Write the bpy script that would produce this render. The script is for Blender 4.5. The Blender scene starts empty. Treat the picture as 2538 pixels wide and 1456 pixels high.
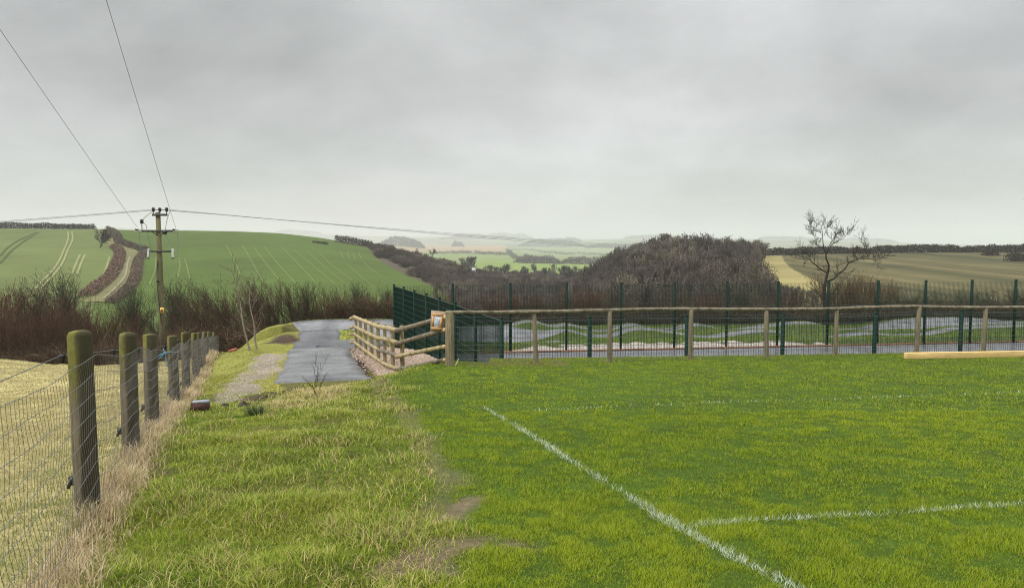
import bpy, math, random
import numpy as np
from mathutils import Vector

# ---------------------------------------------------------------- camera, sky, sun, exposure
scn = bpy.context.scene
COL = scn.collection
F, CX, CY, PITCH = 1830.0, 1269.0, 728.0, math.radians(4.0)     # focal length etc. in units of a 2538 px wide picture
cam = bpy.data.objects.new('camera', bpy.data.cameras.new('camera'))
COL.objects.link(cam)
cam.data.sensor_width = 36.0
cam.data.lens = 36.0 * F / 2538.0
cam.data.clip_start = 0.05
cam.data.clip_end = 30000.0
cam.location = (0, 0, 0)
cam.rotation_euler = (math.pi / 2 - PITCH, 0, 0)
scn.camera = cam

SUN_EL, SUN_AZ = math.radians(44), math.radians(238)
world = bpy.data.worlds.new('World')
scn.world = world
world.use_nodes = True


def build_world():
    nt = world.node_tree
    nt.nodes.clear()
    N, L = nt.nodes.new, nt.links.new

    def math_(op, a, b=None, clamp=False):
        n = N('ShaderNodeMath'); n.operation = op; n.use_clamp = clamp
        for i, v in enumerate((a, b)):
            if v is None: continue
            if isinstance(v, (int, float)): n.inputs[i].default_value = v
            else: L(v, n.inputs[i])
        return n.outputs[0]
    tc = N('ShaderNodeTexCoord')
    sep = N('ShaderNodeSeparateXYZ'); L(tc.outputs['Generated'], sep.inputs[0])
    z = math_('MAXIMUM', sep.outputs[2], 0.0)
    den = math_('ADD', z, 0.36)
    comb = N('ShaderNodeCombineXYZ')
    L(math_('DIVIDE', sep.outputs[0], den), comb.inputs[0])
    L(math_('DIVIDE', sep.outputs[1], den), comb.inputs[1])
    mp = N('ShaderNodeMapping'); mp.inputs['Scale'].default_value = (1.15, 1.2, 1)
    mp.inputs['Location'].default_value = (3.1, 1.7, 0)
    L(comb.outputs[0], mp.inputs[0])
    n1 = N('ShaderNodeTexNoise'); n1.inputs['Scale'].default_value = 1.0; n1.inputs['Detail'].default_value = 6; n1.inputs['Roughness'].default_value = 0.57
    n1.inputs['Distortion'].default_value = 0.12
    L(mp.outputs[0], n1.inputs['Vector'])
    # brightest part of the cloud deck stands a little left of ahead and about 11 degrees up
    bx = math_('MULTIPLY', math_('ADD', sep.outputs[0], 0.06), 2.6)
    bz = math_('MULTIPLY', math_('SUBTRACT', z, 0.15), 5.5)
    blob = math_('POWER', 2.718, math_('MULTIPLY', math_('ADD', math_('MULTIPLY', bx, bx), math_('MULTIPLY', bz, bz)), -1.0))
    cl = math_('ADD', math_('MULTIPLY', math_('SUBTRACT', n1.outputs['Fac'], 0.5), 0.72), 0.368)
    cl = math_('ADD', cl, math_('MULTIPLY', z, 0.22))
    cl = math_('ADD', cl, math_('MULTIPLY', blob, 0.07))
    # lighter towards the horizon, brighter again high overhead (overcast sky)
    hz = math_('MULTIPLY', math_('SUBTRACT', 1.0, math_('MULTIPLY', z, 9.0), True), -0.02)
    ze = N('ShaderNodeMapRange'); ze.inputs[1].default_value = 0.33; ze.inputs[2].default_value = 0.85; ze.inputs[3].default_value = 1.0; ze.inputs[4].default_value = 3.3
    L(z, ze.inputs[0])
    val = math_('MULTIPLY', math_('ADD', cl, hz), ze.outputs[0])
    tint = N('ShaderNodeCombineColor')
    L(math_('MULTIPLY', val, 0.99), tint.inputs[0]); L(math_('MULTIPLY', val, 1.0), tint.inputs[1]); L(math_('MULTIPLY', val, 1.005), tint.inputs[2])
    bgc = N('ShaderNodeBackground'); bgc.inputs['Strength'].default_value = 1.0
    L(tint.outputs[0], bgc.inputs['Color'])
    sky = N('ShaderNodeTexSky'); sky.sky_type = 'NISHITA'; sky.sun_disc = False
    sky.sun_elevation = SUN_EL; sky.sun_rotation = SUN_AZ
    bgs = N('ShaderNodeBackground'); bgs.inputs['Strength'].default_value = 0.06
    L(sky.outputs[0], bgs.inputs['Color'])
    mix = N('ShaderNodeMixShader'); mix.inputs[0].default_value = 0.93       # thick cloud over the blue sky
    L(bgs.outputs[0], mix.inputs[1]); L(bgc.outputs[0], mix.inputs[2])
    out = N('ShaderNodeOutputWorld'); L(mix.outputs[0], out.inputs['Surface'])


build_world()
sun = bpy.data.objects.new('sun', bpy.data.lights.new('sun', 'SUN'))
COL.objects.link(sun)
sun.data.energy = 1.5
sun.data.angle = math.radians(22)
sun.data.color = (1.0, 0.96, 0.9)
sun.rotation_euler = (math.pi / 2 - SUN_EL, 0, math.radians(-58))
scn.view_settings.view_transform = 'Standard'
scn.view_settings.look = 'None'
scn.view_settings.exposure = 0.45
scn.view_settings.gamma = 1.0
scn.render.film_transparent = False
scn.cycles.use_denoising = True
scn.cycles.denoising_prefilter = 'NONE'
scn.cycles.filter_width = 1.1
scn.cycles.max_bounces = 5
scn.cycles.diffuse_bounces = 2
scn.cycles.glossy_bounces = 2
scn.cycles.transmission_bounces = 2
scn.cycles.volume_bounces = 2
scn.cycles.transparent_max_bounces = 4

rng = np.random.default_rng(7)
random.seed(7)
ST, CT = math.sin(PITCH), math.cos(PITCH)


def P(px, py, Y):
    """World point seen at picture position (px, py) at the distance Y ahead."""
    u, v = (px - CX) / F, (CY - py) / F
    s = Y / (CT + v * ST)
    return (u * s, Y, (-ST + v * CT) * s)


def kz(py):
    v = (CY - py) / F
    return (-ST + v * CT) / (CT + v * ST)


def col_of(X, Y): return CX + F * X / Y * 1.0


# ---------------------------------------------------------------- numpy helpers
def lattice(seed):
    r = np.random.default_rng(seed)
    return r.random((256, 256))


_LAT = [lattice(s) for s in range(6)]


def vnoise(x, y, k=0):
    x = np.asarray(x, float); y = np.asarray(y, float)
    xi = np.floor(x).astype(int); yi = np.floor(y).astype(int)
    fx = x - xi; fy = y - yi
    fx = fx * fx * (3 - 2 * fx); fy = fy * fy * (3 - 2 * fy)
    T = _LAT[k % 6]
    a = T[xi & 255, yi & 255]; b = T[(xi + 1) & 255, yi & 255]; c = T[xi & 255, (yi + 1) & 255]; d = T[(xi + 1) & 255, (yi + 1) & 255]
    return (a * (1 - fx) + b * fx) * (1 - fy) + (c * (1 - fx) + d * fx) * fy - 0.5


def fbm(x, y, k=0, o=3):
    s = 0; a = 1.0; f = 1.0
    for i in range(o):
        s = s + a * vnoise(x * f + 17.3 * i, y * f - 9.1 * i, k + i); a *= 0.5; f *= 2.03
    return s


def sstep(a, b, x):
    t = np.clip((x - a) / (b - a), 0, 1)
    return t * t * (3 - 2 * t)


def poly_dist(X, Y, pts, vals=None, closed=False):
    """Distance from points to a polyline, and interpolated per-vertex values there."""
    X = np.asarray(X, float); Y = np.asarray(Y, float)
    best = np.full(X.shape, 1e9); side = np.zeros(X.shape)
    bv = None if vals is None else [np.zeros(X.shape) for _ in vals]
    n = len(pts)
    for i in range(n if closed else n - 1):
        ax, ay = pts[i][:2]; bx, by = pts[(i + 1) % n][:2]
        dx, dy = bx - ax, by - ay
        t = np.clip(((X - ax) * dx + (Y - ay) * dy) / (dx * dx + dy * dy + 1e-12), 0, 1)
        ex = X - ax - t * dx; ey = Y - ay - t * dy
        d = np.hypot(ex, ey)
        m = d < best
        best = np.where(m, d, best)
        if bv is not None:
            for k, v in enumerate(vals):
                bv[k] = np.where(m, v[i] + (v[(i + 1) % n] - v[i]) * t, bv[k])
            side = np.where(m, np.sign(dx * ey - dy * ex), side)
    return (best, side, bv) if bv is not None else best


def inside(X, Y, poly):
    r = np.zeros(np.shape(X), bool)
    n = len(poly)
    for i in range(n):
        x1, y1 = poly[i]; x2, y2 = poly[(i + 1) % n]
        if y1 == y2: continue
        c = ((y1 > Y) != (y2 > Y)) & (X < (x2 - x1) * (Y - y1) / (y2 - y1) + x1)
        r ^= c
    return r


def new_mesh(name, verts, faces, mat=None, cols=None, smooth=False):
    """faces: (N,3) or (N,4) array, or a list of such arrays."""
    verts = np.asarray(verts, np.float32)
    if not isinstance(faces, (list, tuple)): faces = [faces]
    faces = [np.asarray(f, np.int32) for f in faces if len(f)]
    me = bpy.data.meshes.new(name)
    me.vertices.add(len(verts)); me.vertices.foreach_set('co', verts.ravel())
    loops = np.concatenate([f.ravel() for f in faces])
    tot = np.concatenate([np.full(len(f), f.shape[1], np.int32) for f in faces])
    start = np.concatenate([[0], np.cumsum(tot)[:-1]]).astype(np.int32)
    me.loops.add(len(loops)); me.loops.foreach_set('vertex_index', loops)
    me.polygons.add(len(tot)); me.polygons.foreach_set('loop_start', start)
    try: me.polygons.foreach_set('loop_total', tot)
    except Exception: pass
    if smooth: me.polygons.foreach_set('use_smooth', np.ones(len(tot), bool))
    me.update(calc_edges=True)
    if cols is not None:
        a = me.color_attributes.new('Col', 'FLOAT_COLOR', 'POINT')
        c = np.ones((len(verts), 4), np.float32); c[:, :3] = cols
        a.data.foreach_set('color', c.ravel())
    if mat is not None: me.materials.append(mat)
    return me


def link(name, me, parent=None, loc=(0, 0, 0), label=None, cat=None, group=None, kind=None):
    o = bpy.data.objects.new(name, me)
    COL.objects.link(o)
    o.location = loc
    if parent is not None: o.parent = parent
    return tag(o, label, cat, group, kind)


def tag(o, label=None, cat=None, group=None, kind=None):
    if label: o['label'] = label
    if cat: o['category'] = cat
    if group: o['group'] = group
    if kind: o['kind'] = kind
    return o


def thing(name, label, cat, loc=(0, 0, 0), group=None, rz=0.0):
    o = bpy.data.objects.new(name, None)
    COL.objects.link(o); o.location = loc; o.rotation_euler = (0, 0, rz); o.empty_display_size = 0.2
    return tag(o, label, cat, group)


class MB:
    """Collects boxes, tubes and free shapes for ONE mesh."""
    def __init__(self): self.v = []; self.f = {3: [], 4: []}; self.n = 0; self.c = []

    def add(self, v, f, col=None):
        v = np.asarray(v, float)
        for a in (f if isinstance(f, list) else [f]):
            a = np.asarray(a, int)
            if len(a): self.f[a.shape[1]].append(a + self.n)
        self.v.append(v); self.n += len(v)
        self.c.append(np.tile(np.asarray(col if col is not None else (1, 1, 1), float), (len(v), 1)) if np.ndim(col) < 2 else np.asarray(col))

    def box(self, c, s, rot=None, col=None, taper=1.0):
        h = np.array(s) / 2
        v = np.array([[x, y, z] for z in (-1, 1) for y in (-1, 1) for x in (-1, 1)], float) * h
        v[4:, :2] *= taper
        if rot is not None: v = v @ np.asarray(rot).T
        self.add(v + np.array(c), np.array([[0, 2, 3, 1], [4, 5, 7, 6], [0, 1, 5, 4], [2, 6, 7, 3], [0, 4, 6, 2], [1, 3, 7, 5]]), col)

    def tube(self, pts, rad, n=6, caps=True, col=None):
        pts = np.asarray(pts, float); m = len(pts)
        rad = np.full(m, rad, float) if np.isscalar(rad) else np.asarray(rad, float)
        t = np.gradient(pts, axis=0); t /= np.linalg.norm(t, axis=1)[:, None] + 1e-12
        ref = np.array([0, 0, 1.0]) if abs(t[0][2]) < 0.9 else np.array([1.0, 0, 0])
        a = np.cross(t, ref); a /= np.linalg.norm(a, axis=1)[:, None] + 1e-12
        b = np.cross(t, a)
        th = np.arange(n) * 2 * math.pi / n
        ring = (pts[:, None] + rad[:, None, None] * (np.cos(th)[None, :, None] * a[:, None] + np.sin(th)[None, :, None] * b[:, None]))
        v = ring.reshape(-1, 3)
        i = np.arange(m - 1)[:, None] * n; j = np.arange(n)[None]; k = (j + 1) % n
        q = np.stack([i + j, i + k, i + n + k, i + n + j], -1).reshape(-1, 4)
        fs = [q]
        if caps:
            v = np.vstack([v, pts[0], pts[-1]])
            j = np.arange(n); k = (j + 1) % n
            fs.append(np.stack([np.full(n, m * n), k, j], -1))
            fs.append(np.stack([np.full(n, m * n + 1), (m - 1) * n + j, (m - 1) * n + k], -1))
        self.add(v, fs, col)

    def lathe(self, prof, n=16, c=(0, 0, 0), wob=0.0, seed=0, col=None):
        r_ = np.random.default_rng(seed)
        th = np.arange(n) * 2 * math.pi / n
        w = 1 + wob * (np.sin(th * 2 + r_.random() * 6) * 0.5 + np.sin(th * 5 + r_.random() * 6) * 0.35 + r_.normal(0, 0.3, n))
        v = []
        for r, z in prof: v += [[r * w[k] * math.cos(th[k]) + c[0], r * w[k] * math.sin(th[k]) + c[1], z + c[2]] for k in range(n)]
        m = len(prof)
        i = np.arange(m - 1)[:, None] * n; j = np.arange(n)[None]; k = (j + 1) % n
        q = np.stack([i + j, i + k, i + n + k, i + n + j], -1).reshape(-1, 4)
        self.add(np.array(v), [q], col)

    def segs(self, S, n=3, col=None):
        """S: (N,8) array p0 p1 r0 r1, each a thin prism."""
        S = np.asarray(S, float); p0, p1, r0, r1 = S[:, :3], S[:, 3:6], S[:, 6], S[:, 7]
        t = p1 - p0; t /= np.linalg.norm(t, axis=1)[:, None] + 1e-12
        ref = np.where(np.abs(t[:, 2:3]) < 0.9, np.array([[0, 0, 1.0]]), np.array([[1.0, 0, 0]]))
        a = np.cross(t, ref); a /= np.linalg.norm(a, axis=1)[:, None] + 1e-12
        b = np.cross(t, a)
        th = np.arange(n) * 2 * math.pi / n
        off = np.cos(th)[None, :, None] * a[:, None] + np.sin(th)[None, :, None] * b[:, None]
        v = np.concatenate([p0[:, None] + off * r0[:, None, None], p1[:, None] + off * r1[:, None, None]], 1)
        N = len(S); base = np.arange(N)[:, None] * 2 * n; j = np.arange(n)[None]; k = (j + 1) % n
        q = np.stack([base + j, base + k, base + n + k, base + n + j], -1).reshape(-1, 4)
        c = None
        if col is not None and np.ndim(col) == 2: c = np.repeat(col, 2 * n, axis=0)
        elif col is not None: c = np.tile(col, (N * 2 * n, 1))
        self.add(v.reshape(-1, 3), [q], c if c is not None else None)

    def mesh(self, name, mat, smooth=False, cols=True):
        v = np.vstack(self.v)
        f = [np.vstack(a) for a in self.f.values() if a]
        return new_mesh(name, v, f, mat, np.vstack(self.c) if cols else None, smooth)

    def build(self, name, mat, parent=None, smooth=False, loc=(0, 0, 0), **kw):
        return link(name, self.mesh(name, mat, smooth), parent, loc, **kw)


# ---------------------------------------------------------------- materials
def mat(name, col=(0.5, 0.5, 0.5), rough=0.8, var=0.25, scale=8.0, attr=False, bump=0.0, bscale=None, metal=0.0, stretch=None, col2=None, thr=0.5,
        soft=0.2, scale2=3.0, translucent=0.0, spec=0.5, rvar=0.0, coord='Object'):
    m = bpy.data.materials.new(name); m.use_nodes = True
    nt = m.node_tree; N, L = nt.nodes.new, nt.links.new
    b = nt.nodes['Principled BSDF']
    b.inputs['Roughness'].default_value = rough
    b.inputs['Metallic'].default_value = metal
    b.inputs['Specular IOR Level'].default_value = spec
    tc = N('ShaderNodeTexCoord'); vec = tc.outputs[coord]
    if stretch:
        mp = N('ShaderNodeMapping'); mp.inputs['Scale'].default_value = stretch; L(vec, mp.inputs[0]); vec = mp.outputs[0]
    ns = N('ShaderNodeTexNoise'); ns.inputs['Scale'].default_value = scale; ns.inputs['Detail'].default_value = 5; ns.inputs['Roughness'].default_value = 0.65
    L(vec, ns.inputs['Vector'])
    if attr:
        ca = N('ShaderNodeVertexColor'); ca.layer_name = 'Col'; base = ca.outputs[0]
    else:
        rgb = N('ShaderNodeRGB'); rgb.outputs[0].default_value = (*col, 1); base = rgb.outputs[0]
    if col2 is not None:
        n2 = N('ShaderNodeTexNoise'); n2.inputs['Scale'].default_value = scale2; n2.inputs['Detail'].default_value = 4
        L(vec, n2.inputs['Vector'])
        mr = N('ShaderNodeMapRange'); mr.inputs[1].default_value = thr - soft; mr.inputs[2].default_value = thr + soft
        L(n2.outputs['Fac'], mr.inputs[0])
        mx = N('ShaderNodeMix'); mx.data_type = 'RGBA'
        L(mr.outputs[0], mx.inputs[0]); L(base, mx.inputs[6]); mx.inputs[7].default_value = (*col2, 1)
        base = mx.outputs[2]
    mr = N('ShaderNodeMapRange'); mr.inputs[1].default_value = 0.28; mr.inputs[2].default_value = 0.72
    mr.inputs[3].default_value = 1 - var; mr.inputs[4].default_value = 1 + var
    L(ns.outputs['Fac'], mr.inputs[0])
    mul = N('ShaderNodeVectorMath'); mul.operation = 'SCALE'
    L(base, mul.inputs[0]); L(mr.outputs[0], mul.inputs['Scale'])
    L(mul.outputs[0], b.inputs['Base Color'])
    if rvar:
        n3 = N('ShaderNodeTexNoise'); n3.inputs['Scale'].default_value = 1.1; n3.inputs['Detail'].default_value = 4
        L(tc.outputs[coord], n3.inputs['Vector'])
        m3 = N('ShaderNodeMapRange'); m3.inputs[1].default_value = 0.38; m3.inputs[2].default_value = 0.62; m3.inputs[3].default_value = rough - rvar; m3.inputs[4].default_value = rough + rvar
        L(n3.outputs['Fac'], m3.inputs[0]); L(m3.outputs[0], b.inputs['Roughness'])
    if bump:
        bp = N('ShaderNodeBump'); bp.inputs['Strength'].default_value = bump; bp.inputs['Distance'].default_value = 0.02
        nb = ns
        if bscale:
            nb = N('ShaderNodeTexNoise'); nb.inputs['Scale'].default_value = bscale; nb.inputs['Detail'].default_value = 4; L(vec, nb.inputs['Vector'])
        L(nb.outputs['Fac'], bp.inputs['Height']); L(bp.outputs[0], b.inputs['Normal'])
    if translucent:
        tr = N('ShaderNodeBsdfTranslucent'); L(mul.outputs[0], tr.inputs[0])
        ms = N('ShaderNodeMixShader'); ms.inputs[0].default_value = translucent
        L(b.outputs[0], ms.inputs[1]); L(tr.outputs[0], ms.inputs[2])
        L(ms.outputs[0], nt.nodes['Material Output'].inputs['Surface'])
    return m


def post_mat(name, wood, moss, z0, z1, dark=(0.06, 0.05, 0.035), wet_shade=0.0):
    """Weathered round timber: grey wood with long dark checks, green algae growing from z0 up to the top z1 (object space)."""
    m = bpy.data.materials.new(name); m.use_nodes = True
    nt = m.node_tree; N, L = nt.nodes.new, nt.links.new
    b = nt.nodes['Principled BSDF']; b.inputs['Roughness'].default_value = 0.85; b.inputs['Specular IOR Level'].default_value = 0.25
    tc = N('ShaderNodeTexCoord'); oi = N('ShaderNodeObjectInfo')
    va = N('ShaderNodeVectorMath'); va.operation = 'ADD'
    L(tc.outputs['Object'], va.inputs[0])
    cmb = N('ShaderNodeCombineXYZ'); ml = N('ShaderNodeMath'); ml.operation = 'MULTIPLY'; ml.inputs[1].default_value = 37.0
    L(oi.outputs['Random'], ml.inputs[0]); L(ml.outputs[0], cmb.inputs[0]); L(ml.outputs[0], cmb.inputs[1]); L(cmb.outputs[0], va.inputs[1])
    mp = N('ShaderNodeMapping'); mp.inputs['Scale'].default_value = (1, 1, 0.07); L(va.outputs[0], mp.inputs[0])
    g = N('ShaderNodeTexNoise'); g.inputs['Scale'].default_value = 55; g.inputs['Detail'].default_value = 5; L(mp.outputs[0], g.inputs['Vector'])
    cr = N('ShaderNodeValToRGB'); e = cr.color_ramp.elements
    e[0].position = 0.3; e[0].color = (*dark, 1); e[1].position = 0.52; e[1].color = (*wood, 1)
    el = e.new(0.75); el.color = (min(1, wood[0] * 1.35), min(1, wood[1] * 1.32), min(1, wood[2] * 1.25), 1)
    L(g.outputs['Fac'], cr.inputs[0])
    pn = N('ShaderNodeTexNoise'); pn.inputs['Scale'].default_value = 7; pn.inputs['Detail'].default_value = 4; L(va.outputs[0], pn.inputs['Vector'])
    sp = N('ShaderNodeSeparateXYZ'); L(tc.outputs['Object'], sp.inputs[0])
    mr = N('ShaderNodeMapRange'); mr.inputs[1].default_value = z0; mr.inputs[2].default_value = z1; mr.inputs[3].default_value = -0.25; mr.inputs[4].default_value = 0.95
    L(sp.outputs[2], mr.inputs[0])
    ad = N('ShaderNodeMath'); ad.operation = 'ADD'; L(mr.outputs[0], ad.inputs[0])
    sb = N('ShaderNodeMath'); sb.operation = 'MULTIPLY_ADD'; sb.inputs[1].default_value = 1.5; sb.inputs[2].default_value = -0.75; L(pn.outputs['Fac'], sb.inputs[0])
    L(sb.outputs[0], ad.inputs[1]); ad.use_clamp = True
    mx = N('ShaderNodeMix'); mx.data_type = 'RGBA'; L(ad.outputs[0], mx.inputs[0]); L(cr.outputs[0], mx.inputs[6])
    n2 = N('ShaderNodeTexNoise'); n2.inputs['Scale'].default_value = 25; n2.inputs['Detail'].default_value = 5; L(va.outputs[0], n2.inputs['Vector'])
    cr2 = N('ShaderNodeValToRGB'); e = cr2.color_ramp.elements
    e[0].position = 0.3; e[0].color = (moss[0] * 0.55, moss[1] * 0.55, moss[2] * 0.6, 1); e[1].position = 0.7; e[1].color = (*moss, 1)
    L(n2.outputs['Fac'], cr2.inputs[0]); L(cr2.outputs[0], mx.inputs[7])
    # right side of the post darkened: wet stain plus painted shade away from the sun
    if wet_shade:
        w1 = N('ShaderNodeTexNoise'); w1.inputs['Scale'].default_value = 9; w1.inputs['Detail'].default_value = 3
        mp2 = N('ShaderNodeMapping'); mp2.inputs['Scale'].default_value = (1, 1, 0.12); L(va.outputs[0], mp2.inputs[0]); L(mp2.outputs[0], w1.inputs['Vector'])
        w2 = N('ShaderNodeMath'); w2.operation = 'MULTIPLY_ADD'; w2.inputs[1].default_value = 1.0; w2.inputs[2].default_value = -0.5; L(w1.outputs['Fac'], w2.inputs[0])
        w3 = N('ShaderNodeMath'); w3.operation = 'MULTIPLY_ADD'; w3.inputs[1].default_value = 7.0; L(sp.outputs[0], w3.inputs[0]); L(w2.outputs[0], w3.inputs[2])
        w4 = N('ShaderNodeMapRange'); w4.inputs[1].default_value = 0.04; w4.inputs[2].default_value = 0.22; w4.inputs[3].default_value = 0.0; w4.inputs[4].default_value = wet_shade; L(w3.outputs[0], w4.inputs[0])
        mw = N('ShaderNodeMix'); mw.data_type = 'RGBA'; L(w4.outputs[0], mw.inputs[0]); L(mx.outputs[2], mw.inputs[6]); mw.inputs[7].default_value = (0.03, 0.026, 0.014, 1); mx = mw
    L(mx.outputs[2], b.inputs['Base Color'])
    bp = N('ShaderNodeBump'); bp.inputs['Strength'].default_value = 0.6; bp.inputs['Distance'].default_value = 0.01
    L(g.outputs['Fac'], bp.inputs['Height']); L(bp.outputs[0], b.inputs['Normal'])
    return m


M = dict(
    ground=mat('turf_and_soil', attr=True, rough=0.95, var=0.35, scale=14, bump=0.6, bscale=22, spec=0.15),
    hill=mat('hill_fields', attr=True, rough=0.95, var=0.13, scale=0.12, spec=0.1),
    blade=mat('grass_blade', attr=True, rough=0.5, var=0.0, translucent=0.22, spec=0.16),
    paint=mat('line_paint', (0.78, 0.8, 0.74), rough=0.7, var=0.1, translucent=0.2),
    twig=mat('bare_twig', attr=True, rough=0.9, var=0.15, scale=2, spec=0.15),
    leaf=mat('hedge_leaf', attr=True, rough=0.9, var=0.15, scale=0.5, spec=0.15),
    asphalt=mat('wet_asphalt', (0.135, 0.136, 0.14), rough=0.40, var=0.45, scale=1.6, bump=0.22, bscale=90, spec=0.6, rvar=0.2, stretch=None, col2=(0.075, 0.077, 0.081), thr=0.58, soft=0.12, scale2=0.9),
    asphalt_dark=mat('dark_wet_asphalt', (0.07, 0.072, 0.077), rough=0.34, var=0.4, scale=1.6, bump=0.2, bscale=90, spec=0.65, rvar=0.18, col2=(0.035, 0.037, 0.042), thr=0.56, soft=0.1, scale2=0.7),
    court=mat('wet_court_asphalt', (0.10, 0.103, 0.112), rough=0.34, var=0.4, scale=1.5, bump=0.12, bscale=60, spec=0.6, rvar=0.16),
    post=post_mat('fence_post_wood', (0.145, 0.125, 0.085), (0.165, 0.165, 0.026), 0.62, 1.2, wet_shade=0.88),
    rail=mat('round_rail_wood', (0.40, 0.325, 0.175), rough=0.85, var=0.35, scale=28, col2=(0.15, 0.115, 0.065), thr=0.60, soft=0.16, scale2=7, bump=0.5, spec=0.25),
    railgrey=mat('weathered_rail_wood', (0.22, 0.19, 0.135), rough=0.88, var=0.4, scale=30, col2=(0.09, 0.072, 0.045), thr=0.56, soft=0.16, scale2=8, bump=0.5, spec=0.2),
    railpost=post_mat('round_post_wood', (0.27, 0.22, 0.125), (0.25, 0.23, 0.1), 3, 5, (0.1, 0.075, 0.045)),
    oldpost=post_mat('old_post_wood', (0.22, 0.185, 0.115), (0.16, 0.15, 0.04), 0.2, 2.4, (0.07, 0.055, 0.035)),
    slimpost=post_mat('slim_post_wood', (0.20, 0.172, 0.108), (0.16, 0.15, 0.055), 0.9, 2.0, (0.11, 0.09, 0.06)),
    cutend=mat('cut_timber_end', (0.72, 0.5, 0.22), rough=0.7, var=0.15, scale=30),
    board=mat('sign_board_wood', (0.33, 0.25, 0.17), rough=0.8, var=0.3, scale=14, stretch=(1, 1, 0.12)),
    frame=mat('sign_frame_wood', (0.55, 0.31, 0.12), rough=0.7, var=0.3, scale=20, stretch=(1, 1, 0.3)),
    paper=mat('notice_paper', (0.72, 0.76, 0.86), rough=0.3, var=0.03, spec=0.6),
    ink=mat('notice_ink', (0.28, 0.3, 0.36), rough=0.5, var=0.1),
    inkpink=mat('notice_ink_red', (0.5, 0.33, 0.36), rough=0.5, var=0.1),
    plank=mat('new_timber', (0.66, 0.46, 0.18), rough=0.7, var=0.3, scale=14, stretch=(0.12, 1, 1), col2=(0.36, 0.18, 0.05), thr=0.66, soft=0.03, scale2=7),
    steel=mat('galvanised_wire', (0.17, 0.175, 0.175), rough=0.5, var=0.2, scale=20, metal=0.5),
    rustwire=mat('old_fence_wire', (0.14, 0.13, 0.115), rough=0.6, var=0.3, scale=20, metal=0.3),
    green=mat('green_fence_paint', (0.0012, 0.021, 0.0135), rough=0.5, var=0.15, scale=5, spec=0.12),
    sky_sheen=mat('green_wire_sky_sheen', (0.02, 0.06, 0.043), rough=0.4, var=0.1, spec=0.45),  # same steel as the mesh, colour lightened to stand in for reflected sky
    black=mat('black_plastic', (0.012, 0.012, 0.014), rough=0.5, var=0.1),
    cable=mat('aluminium_cable', (0.20, 0.205, 0.21), rough=0.6, var=0.05, metal=0.2),
    iron=mat('crossarm_steel', (0.045, 0.045, 0.04), rough=0.7, var=0.2),
    glass=mat('pale_porcelain', (0.70, 0.74, 0.72), rough=0.2, var=0.05),
    pole=post_mat('utility_pole_wood', (0.15, 0.135, 0.075), (0.19, 0.18, 0.065), 0, 12, (0.06, 0.05, 0.03)),
    yellow=mat('warning_plate_yellow', (0.72, 0.45, 0.08), rough=0.5, var=0.1),
    brick=mat('dark_brick', (0.07, 0.03, 0.022), rough=0.85, var=0.35, scale=25, bump=0.5),
    mortar=mat('pale_mortar', (0.24, 0.27, 0.30), rough=0.6, var=0.25, scale=20),
    twine=mat('blue_twine', (0.13, 0.42, 0.62), rough=0.6, var=0.2, scale=40),
    soil=mat('dark_soil', (0.055, 0.036, 0.024), rough=0.95, var=0.5, scale=25, bump=0.8),
    edging=mat('edging_timber', (0.23, 0.12, 0.07), rough=0.8, var=0.3, scale=6),
    white=mat('white_panel', (0.72, 0.73, 0.72), rough=0.5, var=0.05),
    tie=mat('yellow_plastic', (0.6, 0.55, 0.05), rough=0.5, var=0.1),
    pipe=mat('red_plastic', (0.35, 0.09, 0.05), rough=0.5, var=0.1),
)

# ---------------------------------------------------------------- the near ground: one height field


def pitch_z(Y): return -1.6 - 0.0632 * Y


def pitch_pt(px, py):
    k = kz(py); Y = 1.6 / (-k - 0.0632)
    return P(px, py, Y)


def fence_x(Y): return -1.05 - 0.375 * Y


FZ_Y = [-6, 0, 3, 5, 7, 8.8, 12.1, 14.8, 20, 28, 40]
FZ_Z = [-1.45, -1.62, -1.78, -1.87, -2.02, -2.22, -2.64, -3.02, -3.65, -4.6, -6.3]
ctrl = []
for X in (-0.5, 4, 10, 18, 30):
    for Y in (-6, 0, 4, 8, 12, 15): ctrl.append((X, Y, pitch_z(Y)))
ctrl += [(-1.28, 15.2, -2.56), (18, 19, pitch_z(19)), (30, 21, pitch_z(21))]
for Y, z in zip(FZ_Y, FZ_Z): ctrl.append((fence_x(Y), Y, z))
ctrl += [(-1.6, 8, -2.08), (-2.2, 10, -2.27), (-2.3, 12.5, -2.47), (-3.3, 14.5, -2.78), (-2.2, 15.8, -2.75)]
ctrl += [P(560, 1003, 12.4), P(640, 965, 14.8), P(620, 938, 16.0), P(670, 885, 21.5), P(600, 862, 27.0), P(660, 838, 29.5), P(735, 812, 34)]
ctrl += [(-2.62, 16.9, -3.0), (-3.6, 19.5, -3.22), (-4.1, 21, -3.32), (-4.93, 22.9, -3.36), (-2.3, 18, -3.08), (-5.2, 25, -3.62), (-6.2, 29, -4.0)]
ctrl += [(-8, 8, -2.35), (-12, 15, -3.2), (-16, 22, -3.85), (-20, 28, -4.45), (-30, 28, -4.45), (-13, 27, -4.5), (-20, 33, -6.2), (-30, 34, -6.2), (-25, 44, -8.2), (-35, 46, -8.5), (-15, 34, -6),
         (-14, 40, -6.6), (-20, 46, -8.3), (-12, 49, -8), (-30, 56, -9.5), (-10, 58, -9)]
ctrl += [(-8, 36.5, -4.7), (-4, 36, -4.85), (5, 38, -4.95), (15, 39.5, -5.0), (28, 41, -5.0), (40, 43, -5), (5, 46, -5.25), (15, 48, -5.3), (30, 49, -5.2), (0, 57, -6.2), (15, 58, -6.2), (40, 60, -6.2),
         (-10, 42, -5.4), (-4, 46, -5.6), (-9.5, 38.5, -4.6), P(715, 820, 36.0), P(690, 833, 33.5), P(645, 851, 30.5), P(700, 826, 38.5)]
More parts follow.
